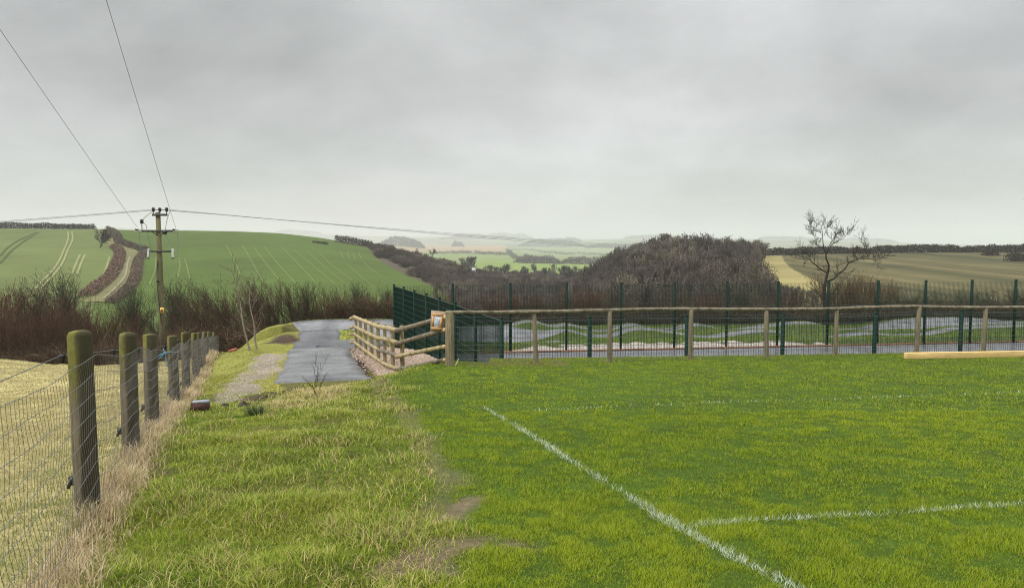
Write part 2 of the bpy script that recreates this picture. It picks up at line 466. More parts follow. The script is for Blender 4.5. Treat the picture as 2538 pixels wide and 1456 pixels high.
ctrl = np.array(ctrl)


def tps_fit(c, lam=1e-3):
    n = len(c); q = c[:, :2] / 30.0
    d2 = ((q[:, None] - q[None]) ** 2).sum(-1)
    K = np.where(d2 > 0, 0.5 * d2 * np.log(d2 + 1e-20), 0) + lam * np.eye(n)
    Pm = np.hstack([np.ones((n, 1)), q])
    A = np.block([[K, Pm], [Pm.T, np.zeros((3, 3))]])
    return np.linalg.solve(A, np.concatenate([c[:, 2], np.zeros(3)]))


_w = tps_fit(ctrl)


def tps(X, Y):
    x = X.ravel() / 30.0; y = Y.ravel() / 30.0
    s = _w[-3] + _w[-2] * x + _w[-1] * y
    for (cx, cy, _), w in zip(ctrl, _w[:-3]):
        d2 = (x - cx / 30.0) ** 2 + (y - cy / 30.0) ** 2
        s = s + w * 0.5 * d2 * np.log(d2 + 1e-20)
    return s.reshape(X.shape)


COURT_Z = -4.87
CA, CB, CC, CD = (-0.25, 17.6), (-5.05, 31.4), (44.0, 38.2), (44.0, 24.0)
COURT = [CA, CB, CC, CD]

# riding track centre lines: (picture column, picture row of the surface, distance, width, bank towards the left-hand side)
T1 = [(798, 940, 15.9, 1.95, 0), (798, 934, 16.4, 1.92, 0), (798, 916, 17.6, 1.85, 0), (796, 896, 19.3, 1.8, 0), (792, 875, 21.4, 1.75, 0), (789, 862, 23.0, 1.7, 0), (788, 880, 23.7, 1.7, 0), (788, 915, 25.0, 1.7, 0),
      (788, 880, 26.4, 1.75, 0), (789, 847, 27.5, 1.75, 0), (790, 844, 28.5, 1.75, 0), (791, 858, 29.9, 1.75, 0), (791, 864, 31.0, 1.75, 0), (792, 842, 32.3, 1.7, 0), (792, 817, 33.5, 1.65, 0), (790, 832, 34.8, 1.8, 0), (800, 838, 36.2, 2, 0)]
T1B = [(800, 847, 27.4, 1.5, 0), (850, 847, 27.2, 1.6, 0), (905, 849, 27.0, 1.8, 0), (960, 852, 27, 1.8, 0)]
T2 = [(738, 818, 37.4, 1.6, .30), (770, 818, 37.8, 2.2, .42), (820, 818, 37.9, 2.4, .46), (900, 818, 38.0, 2.4, .46), (975, 818, 38.1, 2.4, .42), (1060, 828, 38.2, 2.0, .15), (1140, 827, 38.6, 2.4, .25),
      (1250, 826, 39, 2.8, .30), (1330, 828, 39.2, 2.0, .12)] + [(a, b, 39.3 + (a - 1392) * 0.0016, 1.2, 0) for a, b in
      [(1392, 818), (1419, 820), (1446, 826), (1473, 830), (1513, 829), (1553, 816), (1580, 812), (1620, 815), (1677, 823), (1714, 830), (1755, 833), (1795, 828), (1854, 820), (1892, 818), (1934, 821), (1969, 831),
       (2020, 836), (2068, 834), (2100, 828), (2148, 823), (2180, 826), (2221, 829), (2269, 829)]] + [(a, b, 40.7 + (a - 2269) * 0.001, 0.85, 0) for a, b in [(2307, 823), (2346, 815), (2387, 811), (2538, 805), (2720, 804)]]
T3 = [(a, b, 43.3 + (a - 1250) * 0.0012, w, k) for a, b, w, k in
      [(1180, 816, 1.2, 0), (1247, 808, 1.2, 0), (1298, 795, 1.2, 0), (1328, 796, 1.2, 0), (1365, 806, 1.2, 0), (1405, 802, 1.2, 0), (1435, 808, 1.2, 0), (1473, 817, 1.2, 0), (1500, 817, 1.2, 0), (1553, 804, 1.2, 0), (1580, 804, 1.2, 0), (1620, 814, 1.2, 0), (1661, 814, 1.2, 0), (1714, 804, 1.2, 0), (1736, 803, 1.2, 0),
       (1768, 809, 1.2, 0), (1800, 818, 1.2, 0), (1845, 814, 1.2, 0), (1924, 802, 1.2, 0), (1995, 798, 1.2, 0), (2020, 799, 1.2, 0), (2052, 810, 1.2, 0), (2084, 815, 1.2, 0), (2132, 814, 1.2, 0), (2180, 808, 1.8, .05), (2212, 804, 2.0, .1), (2250, 802, 1.8, .2), (2307, 802, 2.0, .30), (2387, 801, 2.0, .30), (2467, 803, 1.9, .27), (2538, 806, 1.7, .2), (2700, 808, 1.5, .1)]]


def catmull(p, n=6):
    p = np.asarray(p, float); out = []
    q = np.vstack([2 * p[0] - p[1], p, 2 * p[-1] - p[-2]])
    for i in range(1, len(q) - 2):
        for t in np.arange(n) / n:
            a, b, c, d = q[i - 1], q[i], q[i + 1], q[i + 2]
            out.append(0.5 * (2 * b + (c - a) * t + (2 * a - 5 * b + 4 * c - d) * t * t + (3 * b - a - 3 * c + d) * t ** 3))
    out.append(p[-1])
    return np.array(out)


TRACKS = []
for T in (T1, T1B, T2, T3):
    TRACKS.append(catmull([[*P(a, b, Y), w, k] for a, b, Y, w, k in T], 5))

GX0, GX1, GY0, GY1, GS = -36.0, 46.0, -6.0, 60.0, 0.125
gx = np.arange(GX0, GX1 + 1e-6, GS); gy = np.arange(GY0, GY1 + 1e-6, GS)
GXX, GYY = np.meshgrid(gx, gy, indexing='ij')
H = tps(GXX, GYY)


def flat_pitch_mask(X, Y): return sstep(-0.6, 0.6, X + 0.16 * Y)


fm = flat_pitch_mask(GXX, GYY) * (GYY < 24)
H = H * (1 - fm) + pitch_z(GYY) * fm
dC = poly_dist(GXX, GYY, COURT, closed=True) * np.where(inside(GXX, GYY, COURT), -1, 1)
nearside = (GYY < 17.75 + 0.14 * (GXX + 0.25)) & (GXX > -0.6)
wN = sstep(0.75, 0.2, dC)
wW = sstep(1.7, 0.25, dC)
wF = sstep(2.5, 0.3, dC)
wC = np.where(nearside, wN, np.where(GYY - 31.4 > (GXX + 5.05) * 0.14, wF, wW))
H = H * (1 - wC) + COURT_Z * wC
TD = np.full(H.shape, 1e9)
for T in (TRACKS[1], TRACKS[0], TRACKS[2], TRACKS[3]):
    x0, x1, y0, y1 = T[:, 0].min() - 5, T[:, 0].max() + 5, T[:, 1].min() - 5, T[:, 1].max() + 5
    ix = slice(np.searchsorted(gx, x0), np.searchsorted(gx, x1)); iy = slice(np.searchsorted(gy, y0), np.searchsorted(gy, y1))
    X, Y = GXX[ix, iy], GYY[ix, iy]
    d, s, (zt, wt, kt) = poly_dist(X, Y, [tuple(p[:2]) for p in T], [T[:, 2], T[:, 3], T[:, 4]])
    q = np.clip(d / (wt / 2), 0, 1) * s
    zt = zt + kt * q - 0.05
    reach = 2.2 if T is TRACKS[2] else 1.5
    w_ = sstep(wt / 2 + reach, wt / 2 + 0.22, d) * (1 - wC[ix, iy])
    H[ix, iy] = H[ix, iy] * (1 - w_) + zt * w_
    TD[ix, iy] = np.minimum(TD[ix, iy], d - wt / 2)
rough_m = sstep(0.1, -0.4, GXX + 0.16 * GYY) * (GYY < 30)
H = H + fbm(GXX * 1.3, GYY * 1.3, 1) * (0.015 + 0.075 * rough_m) * (dC > 0.8) * (TD > 0.3) + vnoise(GXX * 4.6, GYY * 3.4, 2) * 0.055 * rough_m * (TD > 0.2) + vnoise(GXX * 6, GYY * 6, 4) * 0.008


def hz(X, Y):
    X = np.clip((np.asarray(X, float) - GX0) / GS, 0, len(gx) - 1.001); Y = np.clip((np.asarray(Y, float) - GY0) / GS, 0, len(gy) - 1.001)
    i = X.astype(int); j = Y.astype(int); a = X - i; b = Y - j
    return (H[i, j] * (1 - a) + H[i + 1, j] * a) * (1 - b) + (H[i, j + 1] * (1 - a) + H[i + 1, j + 1] * a) * b


def G(px, py, y0=2.5, y1=58):
    """Where the sight line of a picture point meets the near ground."""
    Y = np.linspace(y0, y1, 2400); u, v = (px - CX) / F, (CY - py) / F
    s = Y / (CT + v * ST); X = u * s; Z = (-ST + v * CT) * s
    below = np.nonzero(Z < hz(X, Y))[0]
    i = below[0] if len(below) else len(Y) - 1
    return np.array([X[i], Y[i], float(hz(X[i], Y[i]))])


# ---- zones, used for ground colour and for the grass that grows on it
def gl(*pts): return [tuple(G(a, b)[:2]) for a, b in pts]


DIRT = [(gl((1000, 1405), (1060, 1375), (1110, 1345), (1170, 1345)), 0.16), (gl((1085, 1300), (1150, 1255), (1165, 1235)), 0.12), (gl((975, 1330), (1030, 1300)), 0.1), (gl((1250, 1350), (1320, 1360)), 0.10),
        (gl((830, 1320), (880, 1325)), 0.09), (gl((1020, 1400), (1110, 1420)), 0.10), (gl((1060, 1290), (1120, 1200), (1075, 1150), (1040, 1085), (1015, 1040), (990, 1010)), 0.14), (gl((985, 1010), (950, 965), (915, 938)), 0.16)]
TRAIL = gl((540, 1000), (575, 982), (607, 957), (630, 932), (648, 908), (672, 880))
SOIL = gl((600, 1003), (650, 992), (690, 975), (735, 965))
SOIL2 = gl((690, 848), (710, 838))
SOIL3 = gl((370, 1160), (400, 1170))


def zones(X, Y):
    z = {}
    n = fbm(X * 2.3, Y * 2.3, 0); n2 = fbm(X * 0.9, Y * 0.9, 3)
    df = (X - fence_x(Y)) * 0.936
    z['df'] = df
    z['field'] = (df < 0).astype(float) * sstep(31.0, 30.0, Y + n2 * 0.8)
    z['pitch'] = sstep(-0.25, 0.25, X + 0.16 * Y + n2 * 0.8)
    dirt = np.zeros(X.shape)
    near = Y < 18
    for k, (pl, r) in enumerate(DIRT):
        amt = 0.45 if k >= 6 else 0.85; r = r * 0.82
        m = near & (X > -5) & (X < 3)
        if m.any():
            d = np.full(X.shape, 9.0); d[m] = poly_dist(X[m], Y[m], pl)
            dirt = np.maximum(dirt, amt * sstep(r * 1.7, r * 0.4, d + n * r * 1.6))
    z['dirt'] = dirt
    dt = poly_dist(X, Y, TRAIL)
    z['trail'] = sstep(0.46, 0.2, dt + n * 0.55)
    z['soil'] = np.maximum(np.maximum(sstep(0.42, 0.2, poly_dist(X, Y, SOIL) + n * 0.35), sstep(0.7, 0.35, poly_dist(X, Y, SOIL2) + n * 0.5)), 0.8 * sstep(0.2, 0.08, poly_dist(X, Y, SOIL3) + n * 0.2))
    return z


ZG = zones(GXX, GYY)
c_pitch = np.array([0.045, 0.08, 0.006]); c_rough = np.array([0.09, 0.085, 0.025]); c_field = np.array([0.40, 0.34, 0.155]); c_dirt = np.array([0.15, 0.108, 0.075]); c_trail = np.array([0.22, 0.185, 0.14])
c_soil = np.array([0.06, 0.04, 0.027]); c_mound = np.array([0.055, 0.075, 0.018]); c_hedge = np.array([0.05, 0.038, 0.022]); c_gravel = np.array([0.44, 0.385, 0.33]); c_shelf = np.array([0.30, 0.225, 0.17]); c_bank = np.array([0.20, 0.2, 0.045])


def lerp(c, k, w): return c * (1 - w[..., None]) + k * w[..., None]


nn = fbm(GXX * 1.7, GYY * 1.7, 2)[..., None]
C = np.broadcast_to(c_rough, GXX.shape + (3,)).copy()
C = lerp(C, c_pitch, ZG['pitch'] * (GYY < 26))
bank = (GYY > 14) & (GXX < -4.5)
C = lerp(C, c_bank, (bank & (TD < 2.2) & (TD > 0)).astype(float) * (GYY < 40))
C = lerp(C, c_mound, (GYY > 33.5) * sstep(-9, -6, GXX))
C = lerp(C, c_hedge, np.maximum(sstep(46.5, 47.5, GYY - 0.02 * GXX) * (GXX > -8), sstep(38.5, 40, GYY) * (GXX < -6)))
C = lerp(C, c_hedge, sstep(30.2, 31.5, GYY) * (ZG['df'] < 0.3))
C = lerp(C, c_field, ZG['field'] * (0.8 + 0.2 * nn[..., 0]))
C = lerp(C, c_dirt, ZG['dirt'])
C = lerp(C, c_trail, ZG['trail'] * (ZG['df'] > 0.6))
C = lerp(C, c_soil, ZG['soil'] * (ZG['df'] > 0.1))
RAILX = np.interp(GYY, [15.2, 16.9, 22.9, 27], [-1.28, -2.62, -4.93, -6.5])
west = (GXX < -0.25 - 0.348 * (GYY - 17.6) + 0.5)
shelf = sstep(-0.75, -0.45, GXX - RAILX + 0.25 * nn[..., 0]) * (west & (GXX < -0.75)) * sstep(16.0, 16.7, GYY + 0.3 * nn[..., 0] - 0.0 * GXX) * (GYY < 31) * (TD > -0.2)
C = lerp(C, c_shelf, shelf)
side_soil = (GYY > 16.2) & (GYY < 24) & (TD > -0.15) & (TD < 0.26 + 0.12 * nn[..., 0]) & (GXX > -0.256 * GYY)
C = lerp(C, c_soil * 0.7, side_soil.astype(float))
southside = (~west) & (dC < 0.9) & (GYY < 30)
C = lerp(C, c_rough, ((GXX > -0.9) & (GXX < 1.2) & (GYY > 15) & (GYY < 17.7) & (dC > 0.3)).astype(float))
C = lerp(C, c_soil * 1.5, southside.astype(float) * 0.8)
gcol = CX + F * GXX / np.maximum(GYY, 1)
grav = ((GYY - 31.4 - (GXX + 5.05) * 0.14) > 0) * sstep(1.75, 1.25, (GYY - 31.4 - (GXX + 5.05) * 0.14) + nn[..., 0] * 1.0 + np.clip((1330 - gcol) * 0.012, 0, 3) + np.clip((gcol - 1900) * 0.006, 0, 2.0)) * (gcol > 1230)
C = lerp(C, c_gravel, grav)
gr2 = sstep(0.9, 0.4, np.hypot((GXX - 1.0) * 0.35, GYY - 36.0) + nn[..., 0] * 0.6)
C = lerp(C, np.array([0.22, 0.22, 0.22]), gr2)
C *= 1 + 0.35 * nn
vid = np.arange(len(gx) * len(gy)).reshape(len(gx), len(gy))
q = np.stack([vid[:-1, :-1], vid[1:, :-1], vid[1:, 1:], vid[:-1, 1:]], -1).reshape(-1, 4)
link('ground', new_mesh('ground', np.stack([GXX, GYY, H], -1).reshape(-1, 3), q, M['ground'], np.clip(C.reshape(-1, 3), 0.004, 1), True), kind='structure')

# ---------------------------------------------------------------- far terrain
COLS = {
    -700: [(44, -8), (90, -11), (130, -11.3), (340, 7.20), (420, -2), (600, -20), (2400, -32), (4000, 0), (7200, 152), (11200, 32)],
    0: [(44, -8), (90, -11), (130, -11.3), (330, 6.90), (420, -2), (600, -20), (2400, -32), (4000, 0), (7200, 152), (11200, 32)],
    250: [(44, -8), (90, -11), (130, -11.4), (330, 6.50), (420, -2), (600, -20), (2400, -32), (4000, 16), (7200, 155.2), (11200, 32)],
    450: [(44, -8), (90, -11), (130, -11.4), (335, 6.20), (420, -2), (600, -20), (2400, -32), (4000, 16), (7200, 128), (11200, 32)],
    600: [(44, -7.5), (90, -11), (130, -11.6), (335, 5.60), (420, -2), (600, -20), (2400, -32), (4000, 16), (7200, 112), (11200, 32)],
    700: [(44, -7), (90, -11), (130, -11.8), (335, 4.80), (420, -3), (600, -22), (2400, -32), (4000, 8), (7200, 102.4), (11200, 32)],
    800: [(44, -6.5), (90, -11), (130, -12.0), (335, 2.60), (420, -5), (600, -24), (2400, -19.2), (4000, 0), (7200, 80), (11200, 16)],
    920: [(44, -6), (90, -11), (130, -12.4), (325, -1.40), (420, -10), (600, -26), (2400, -6.4), (3040, -3.2), (4160, -12.8), (7200, 64), (11200, 16)],
    1000: [(44, -6), (90, -11), (130, -12.6), (318, -4.4), (420, -16), (600, -26), (2400, -12.8), (3040, -11.2), (4160, -12.8), (7200, 59.2), (11200, 16)],
    1070: [(44, -5.6), (90, -11), (150, -13), (300, -7.4), (420, -20), (600, -25), (2560, -22.4), (3040, -15.2), (4160, -12.8), (5600, 35.2), (7200, 57.6), (11200, 16)],
    1160: [(44, -5.3), (90, -11), (150, -13.6), (270, -11.4), (420, -19), (600, -23), (2560, -23.2), (3040, -16), (4160, -12.8), (5600, 35.2), (7200, 57.6), (11200, 16)],
    1250: [(44, -5.3), (90, -11), (150, -14), (250, -14.5), (420, -18.5), (600, -23), (2560, -24), (3040, -17.6), (4160, -11.2), (5600, 35.2), (7200, 56), (11200, 16)],
    1400: [(44, -5.3), (90, -10.5), (150, -13.5), (230, -14.5), (420, -18.5), (600, -23), (2080, -33.6), (3040, -22.4), (4160, -16), (5280, 6.4), (7200, 19.2), (11200, 0)],
    1450: [(44, -5.3), (90, -10.4), (150, -12.6), (230, -13.5), (420, -19), (600, -24), (2080, -33.6), (3040, -22.4), (4160, -3.2), (5280, 19.2), (7200, 22.4), (11200, 0)],
    1520: [(44, -5.3), (90, -10.2), (150, -11.6), (230, -10.8), (420, -22), (600, -24), (2080, -33.6), (3040, -22.4), (4160, 9.6), (5280, 24), (7200, 19.2), (11200, 0)],
    1600: [(44, -5.3), (90, -10), (150, -9.6), (230, -7.4), (420, -22), (600, -24), (2080, -33.6), (3040, -22.4), (4160, 12.8), (5280, 28.8), (7200, 19.2), (11200, 0)],
    1700: [(44, -5.3), (90, -9.5), (150, -8), (230, -5.6), (420, -22), (600, -24), (2080, -33.6), (3040, -16), (4160, 12.8), (5280, 28.8), (7200, 19.2), (11200, 0)],
    1800: [(44, -5.3), (90, -9), (150, -7.8), (235, -5.8), (420, -22), (600, -24), (2080, -32), (3040, -16), (4160, 12.8), (5280, 25.6), (7200, 19.2), (11200, 0)],
    1880: [(44, -5.3), (80, -8.2), (120, -7.7), (250, -4.3), (420, -16), (600, -24), (2080, -32), (3040, -16), (4160, 9.6), (5280, 22.4), (7200, 19.2), (11200, 0)],
    2020: [(44, -5.3), (80, -7.6), (110, -7.2), (255, -4.0), (420, -14), (600, -24), (2080, -32), (3040, -16), (4160, 4.8), (5280, 16.8), (7200, 12.8), (11200, 0)],
    2150: [(44, -5.3), (80, -7.2), (110, -6.9), (260, -3.8), (420, -14), (600, -24), (2080, -32), (3040, -16), (4160, 1.6), (5280, 8), (7200, 0), (11200, 0)],
    2260: [(44, -5.3), (80, -7), (110, -6.8), (260, -3.5), (420, -14), (600, -24), (2080, -32), (3040, -22.4), (4160, -9.6), (5280, -8), (7200, -12.8), (11200, -16)],
    2538: [(44, -5.3), (80, -6.8), (110, -6.6), (260, -3.4), (420, -14), (600, -24), (2080, -35.2), (3040, -32), (4160, -32), (5280, -32), (7200, -32), (11200, -32)],
    3300: [(44, -5.3), (80, -6.8), (110, -6.6), (260, -3.4), (420, -14), (600, -24), (2080, -35.2), (3040, -32), (4160, -32), (5280, -32), (7200, -32), (11200, -32)],
}
fc = np.arange(-700, 3301, 4.0)
fy = np.exp(np.linspace(math.log(44), math.log(11200), 330))
ck = sorted(COLS)
prof = np.array([np.interp(np.log(fy), np.log([a for a, _ in COLS[c]]), [b for _, b in COLS[c]]) if False else np.interp(fy, [a for a, _ in COLS[c]], [b for _, b in COLS[c]]) for c in ck])


def blur(a, n, axis):
    k = np.hanning(n + 2)[1:-1]; k /= k.sum()
    p = [(0, 0)] * a.ndim; p[axis] = (n // 2, n // 2)
    return np.apply_along_axis(lambda r: np.convolve(r, k, 'valid'), axis, np.pad(a, p, mode='edge'))


prof = blur(prof, 9, 1)
FZ = np.array([np.interp(fc, ck, prof[:, j]) for j in range(len(fy))]).T
FZ = blur(FZ, 21, 0)
FCC, FYY = np.meshgrid(fc, fy, indexing='ij')
FXX = (FCC - CX) / F * FYY
FZ = FZ + fbm(FXX / 60, FYY / 60, 1) * np.clip(FYY / 300 - 0.3, 0, 6) * 0.6
# meet the near ground
nz = hz(FXX, FYY)
wn = sstep(60, 48, FYY)
FZ = np.where(FYY < 60, (nz - 0.25) * wn + FZ * (1 - wn), FZ)


def fhz(c, Y):
    c = np.clip((np.asarray(c, float) - fc[0]) / 4.0, 0, len(fc) - 1.001); t = np.clip((np.log(np.asarray(Y, float)) - math.log(44)) / (math.log(11200) - math.log(44)) * (len(fy) - 1), 0, len(fy) - 1.001)
    i = c.astype(int); j = t.astype(int); a = c - i; b = t - j
    return (FZ[i, j] * (1 - a) + FZ[i + 1, j] * a) * (1 - b) + (FZ[i, j + 1] * (1 - a) + FZ[i + 1, j + 1] * a) * b


def fpt(c, Y):
    return np.array([(c - CX) / F * Y, Y, float(fhz(c, Y))])


def FG(px, py, y0=100, y1=9000):
    """Where a sight line meets the far terrain."""
    Y = np.exp(np.linspace(math.log(y0), math.log(y1), 3000)); v = (CY - py) / F
    s = Y / (CT + v * ST); Z = (-ST + v * CT) * s; X = (px - CX) / F * s
    c = CX + F * X / Y
    b = np.nonzero(Z < fhz(c, Y))[0]
    if not len(b):
        i = int(np.argmin(Z - fhz(c, Y)))
    else: i = b[0]
    return np.array([X[i], Y[i], float(fhz(c[i], Y[i]))])


def to_c(p): return CX + F * p[0] / p[1]


# picture row of each terrain vertex (which field it lies in)
FPY = CY - F * np.tan(np.arctan2(FZ, FYY) + PITCH)
fn = fbm(FXX / 25, FYY / 25, 0)
fn2 = fbm(FXX / 130, FYY / 130, 4)
FC = np.broadcast_to(np.array([0.10, 0.115, 0.05]), FXX.shape + (3,)).copy()
hill = (FYY > 60) & (FYY < 400) & (FCC < 1300)
FC[hill] = (0.068, 0.102, 0.020)
lane_c = np.interp(FPY, [560, 575, 603, 611, 625, 655, 690, 735, 760], [262, 262, 290, 300, 310, 308, 290, 240, 225])
FC[hill & (FCC < lane_c)] = (0.105, 0.128, 0.04)
bound = np.interp(FPY, [590, 615, 640, 663, 683, 706, 740], [836, 916, 932, 971, 1010, 1065, 1120])
scrub = (FYY > 60) & (FYY < 460) & (FCC > bound) & (FCC < 1900)
FC[scrub] = (0.085, 0.068, 0.048)
rightf = (FYY > 75) & (FYY < 330) & (FCC > 1850)
ss = FXX - 0.10 * FYY + 1.2 * fn
stripe = np.clip(0.5 + 1.5 * vnoise(ss / 2.6, FYY / 400, 2) + 0.7 * vnoise(ss / 7.0, FYY / 300, 3), 0, 1)
FC[rightf] = ((np.array([0.043, 0.046, 0.018])[None] * (1 - stripe[rightf][:, None]) + np.array([0.135, 0.112, 0.050])[None] * stripe[rightf][:, None]) * (1 + 0.25 * fn[rightf][:, None]))
yb = np.interp(FPY, [625, 632, 648, 665, 690, 715, 740], [1932, 1936, 1944, 1962, 2008, 2056, 2090])
ye = rightf & (FCC < yb)
FC[ye] = np.array([0.24, 0.205, 0.083]) * (1 + 0.2 * fn[ye][:, None])
mid = (FYY >= 430) & (FYY < 3680)
FC[mid] = (0.16, 0.20, 0.068)
FC[mid & (FPY < 640) & (FCC > 1255)] = (0.17, 0.20, 0.085)
FC[mid & (FPY < 625) & (FCC < 1256)] = (0.27, 0.19, 0.105)
FC[mid & (FPY < 612) & (FCC > 1252)] = (0.13, 0.13, 0.07)
FC[mid & (FPY > 646) & (FCC > 1180)] = (0.16, 0.215, 0.05)
far = FYY >= 3680
patch = np.floor((FCC + 40 * fn2) / 90) * 7.13 + np.floor(FYY / 800) * 3.7
pv = (np.sin(patch * 12.9898) * 43758.5453) % 1.0
FC[far] = (np.array([0.10, 0.12, 0.055])[None] * (0.7 + 0.9 * pv[far][:, None]))
FC = FC * (1 + 0.22 * fn[..., None])
vid = np.arange(FXX.size).reshape(FXX.shape)
q = np.stack([vid[:-1, :-1], vid[1:, :-1], vid[1:, 1:], vid[:-1, 1:]], -1).reshape(-1, 4)
link('hills', new_mesh('hills', np.stack([FXX, FYY, FZ], -1).reshape(-1, 3), q, M['hill'], np.clip(FC.reshape(-1, 3), 0.004, 1), True), kind='structure')


def drape(name, lines, width, col, lift=0.12):
    mb = MB()
    for ln in lines:
        p = np.array([FG(a, b, 100, 338) for a, b in ln]); p = catmull(p, 8) if len(p) > 2 else np.array([p[0] + (p[1] - p[0]) * t for t in np.linspace(0, 1, 20)])
        t = np.gradient(p[:, :2], axis=0); t /= np.linalg.norm(t, axis=1)[:, None] + 1e-9
        nrm = np.stack([-t[:, 1], t[:, 0]], 1) * width / 2
        L_, R_ = p.copy(), p.copy(); L_[:, :2] += nrm; R_[:, :2] -= nrm
        for q_ in (L_, R_): q_[:, 2] = fhz(CX + F * q_[:, 0] / q_[:, 1], q_[:, 1]) + lift
        n = len(p); i = np.arange(n - 1)
        mb.add(np.vstack([L_, R_]), np.stack([i, i + n, i + n + 1, i + 1], -1), col)
    return mb.build(name, M['hill'], kind='structure')


drape('tractor_tracks', [[(88, 716), (140, 657), (160, 616), (169, 590), (168, 574)], [(100, 716), (150, 660), (170, 616), (180, 592), (178, 574)], [(178, 680), (190, 650), (199, 631)], [(190, 682), (203, 648), (211, 631)], [(255, 690), (268, 650), (272, 636)]]
      , 0.55, (0.21, 0.215, 0.095))
drape('tractor_ruts', [[(0, 652), (40, 612), (95, 576)], [(0, 634), (30, 605), (88, 576)]], 0.7, (0.06, 0.085, 0.022))
drape('drill_lines', [[(628, 612), (660, 655), (697, 700)], [(655, 612), (690, 655), (735, 704)], [(696, 612), (740, 655), (787, 706)], [(728, 618), (780, 662), (830, 704)], [(760, 622), (800, 658), (850, 698)], [(792, 628), (826, 660), (880, 700)],
                      [(845, 624), (850, 640)], [(860, 624), (866, 640)], [(874, 626), (880, 642)], [(889, 626), (896, 642)], [(600, 606), (625, 650), (652, 700)], [(560, 606), (580, 645), (600, 690)], [(900, 650), (940, 682), (985, 706)], [(860, 655), (900, 690), (930, 714)], [(370, 706), (384, 670), (386, 640)], [(440, 690), (446, 660), (444, 640)], [(470, 690), (462, 655), (456, 640)]]
      , 0.3, (0.13, 0.17, 0.055))
drape('farm_lane', [[(250, 748), (286, 715), (310, 685), (316, 655), (326, 634), (300, 612), (280, 590), (272, 572)]], 5.5, (0.15, 0.145, 0.065), 0.10)
drape('lane_rut', [[(256, 742), (286, 715), (310, 685), (316, 655), (322, 637)]], 0.38, (0.25, 0.22, 0.155), 0.25)

# ---------------------------------------------------------------- paved surfaces


def ribbon(mb, T, lift=0.0, n=9, skirt=0.3):
    p = T[:, :3]; t = np.gradient(p[:, :2], axis=0); t /= np.linalg.norm(t, axis=1)[:, None]
    nr = np.stack([-t[:, 1], t[:, 0]], 1)
    s = np.linspace(-1, 1, n)
    rows = []
    wob = 1 + 0.05 * np.sin(np.arange(len(p)) * 0.9) + 0.04 * np.sin(np.arange(len(p)) * 2.3 + 1)
    for k, a in enumerate(s):
        v = p.copy(); edge = (1 + (0.09 * vnoise(p[:, 0] * 1.7 + p[:, 1] * 2.1, p[:, 1] + 3 * a, 2) + 0.07 * vnoise(p[:, 1] * 6 + p[:, 0] * 6, p[:, 0], 3)) * abs(a)) * wob
        v[:, :2] += nr * (a * T[:, 3] / 2 * edge)[:, None]; v[:, 2] += T[:, 4] * a + lift - 0.02 * a * a + 0.012 * vnoise(v[:, 0] * 3, v[:, 1] * 3, 4)
        rows.append(v)
    for sgn, src in ((-1, rows[0]), (1, rows[-1])):
        e = src.copy(); e[:, :2] += nr * sgn * 0.16; e[:, 2] -= skirt
        if sgn < 0: rows.insert(0, e)
        else: rows.append(e)
    for r_ in rows: r_[0, 2] -= skirt; r_[-1, 2] -= skirt
    m = len(rows); N_ = len(p)
    v = np.stack(rows, 1).reshape(-1, 3)
    i = np.arange(N_ - 1)[:, None] * m; j = np.arange(m - 1)[None]
    mb.add(v, np.stack([i + j, i + j + 1, i + m + j + 1, i + m + j], -1).reshape(-1, 4))


mb = MB(); k_ = int(np.argmin(np.abs(TRACKS[0][:, 1] - 23.3))); slab = TRACKS[0][:k_ + 1].copy(); ribbon(mb, slab, 0.012)
mb.build('asphalt_path', M['asphalt'], smooth=True, kind='structure')
mb = MB(); ribbon(mb, TRACKS[0][k_ - 3:]); ribbon(mb, TRACKS[1], -0.004)
mb.build('asphalt_track', M['asphalt_dark'], smooth=True, kind='structure')
mb = MB(); ribbon(mb, TRACKS[2], 0.004); ribbon(mb, TRACKS[3])
mb.build('pump_track', M['asphalt'], smooth=True, kind='structure')
mb = MB()
e = 0.12
pl = np.array([(CA[0] + 0.15, CA[1] + 0.2), (CB[0] + 0.2, CB[1] - 0.2), (43.8, 37.9), (43.8, 24.2)])
n_ = 40
A_ = np.array([pl[0] + (pl[3] - pl[0]) * t for t in np.linspace(0, 1, n_)]); B_ = np.array([pl[1] + (pl[2] - pl[1]) * t for t in np.linspace(0, 1, n_)])
rows = [A_ + (B_ - A_) * t for t in np.linspace(0, 1, 16)]
V = np.concatenate([np.hstack([r, (COURT_Z + 0.07 + 0.012 * fbm(r[:, 0], r[:, 1], 2))[:, None]]) for r in rows])
i = np.arange(15)[:, None] * n_; j = np.arange(n_ - 1)[None]
mb.add(V, np.stack([i + j, i + j + 1, i + n_ + j + 1, i + n_ + j], -1).reshape(-1, 4))
mb.build('games_court', M['court'], smooth=True, kind='structure')
mb = MB()
pA = np.array([-1.5, 31.4 + 3.55 * 0.14 - 0.1, COURT_Z + 0.09]); pB = np.array([43, 31.4 + 48.05 * 0.14 - 0.1, COURT_Z + 0.09])
d_ = (pB - pA)[:2] / np.linalg.norm((pB - pA)[:2]); R = np.array([[d_[0], -d_[1], 0], [d_[1], d_[0], 0], [0, 0, 1]])
for k in range(12):
    c_ = pA + (pB - pA) * (k + 0.5) / 12
    mb.box(c_, (np.linalg.norm(pB - pA) / 12 - 0.01, 0.04, 0.08), R)
mb.build('edging_board', M['edging'], label='long brown timber edging along the far side of the games court', cat='edging board')

#%%PART2
# ---------------------------------------------------------------- bare shrubs and trees


def norm(v): return v / (np.linalg.norm(v) + 1e-12)


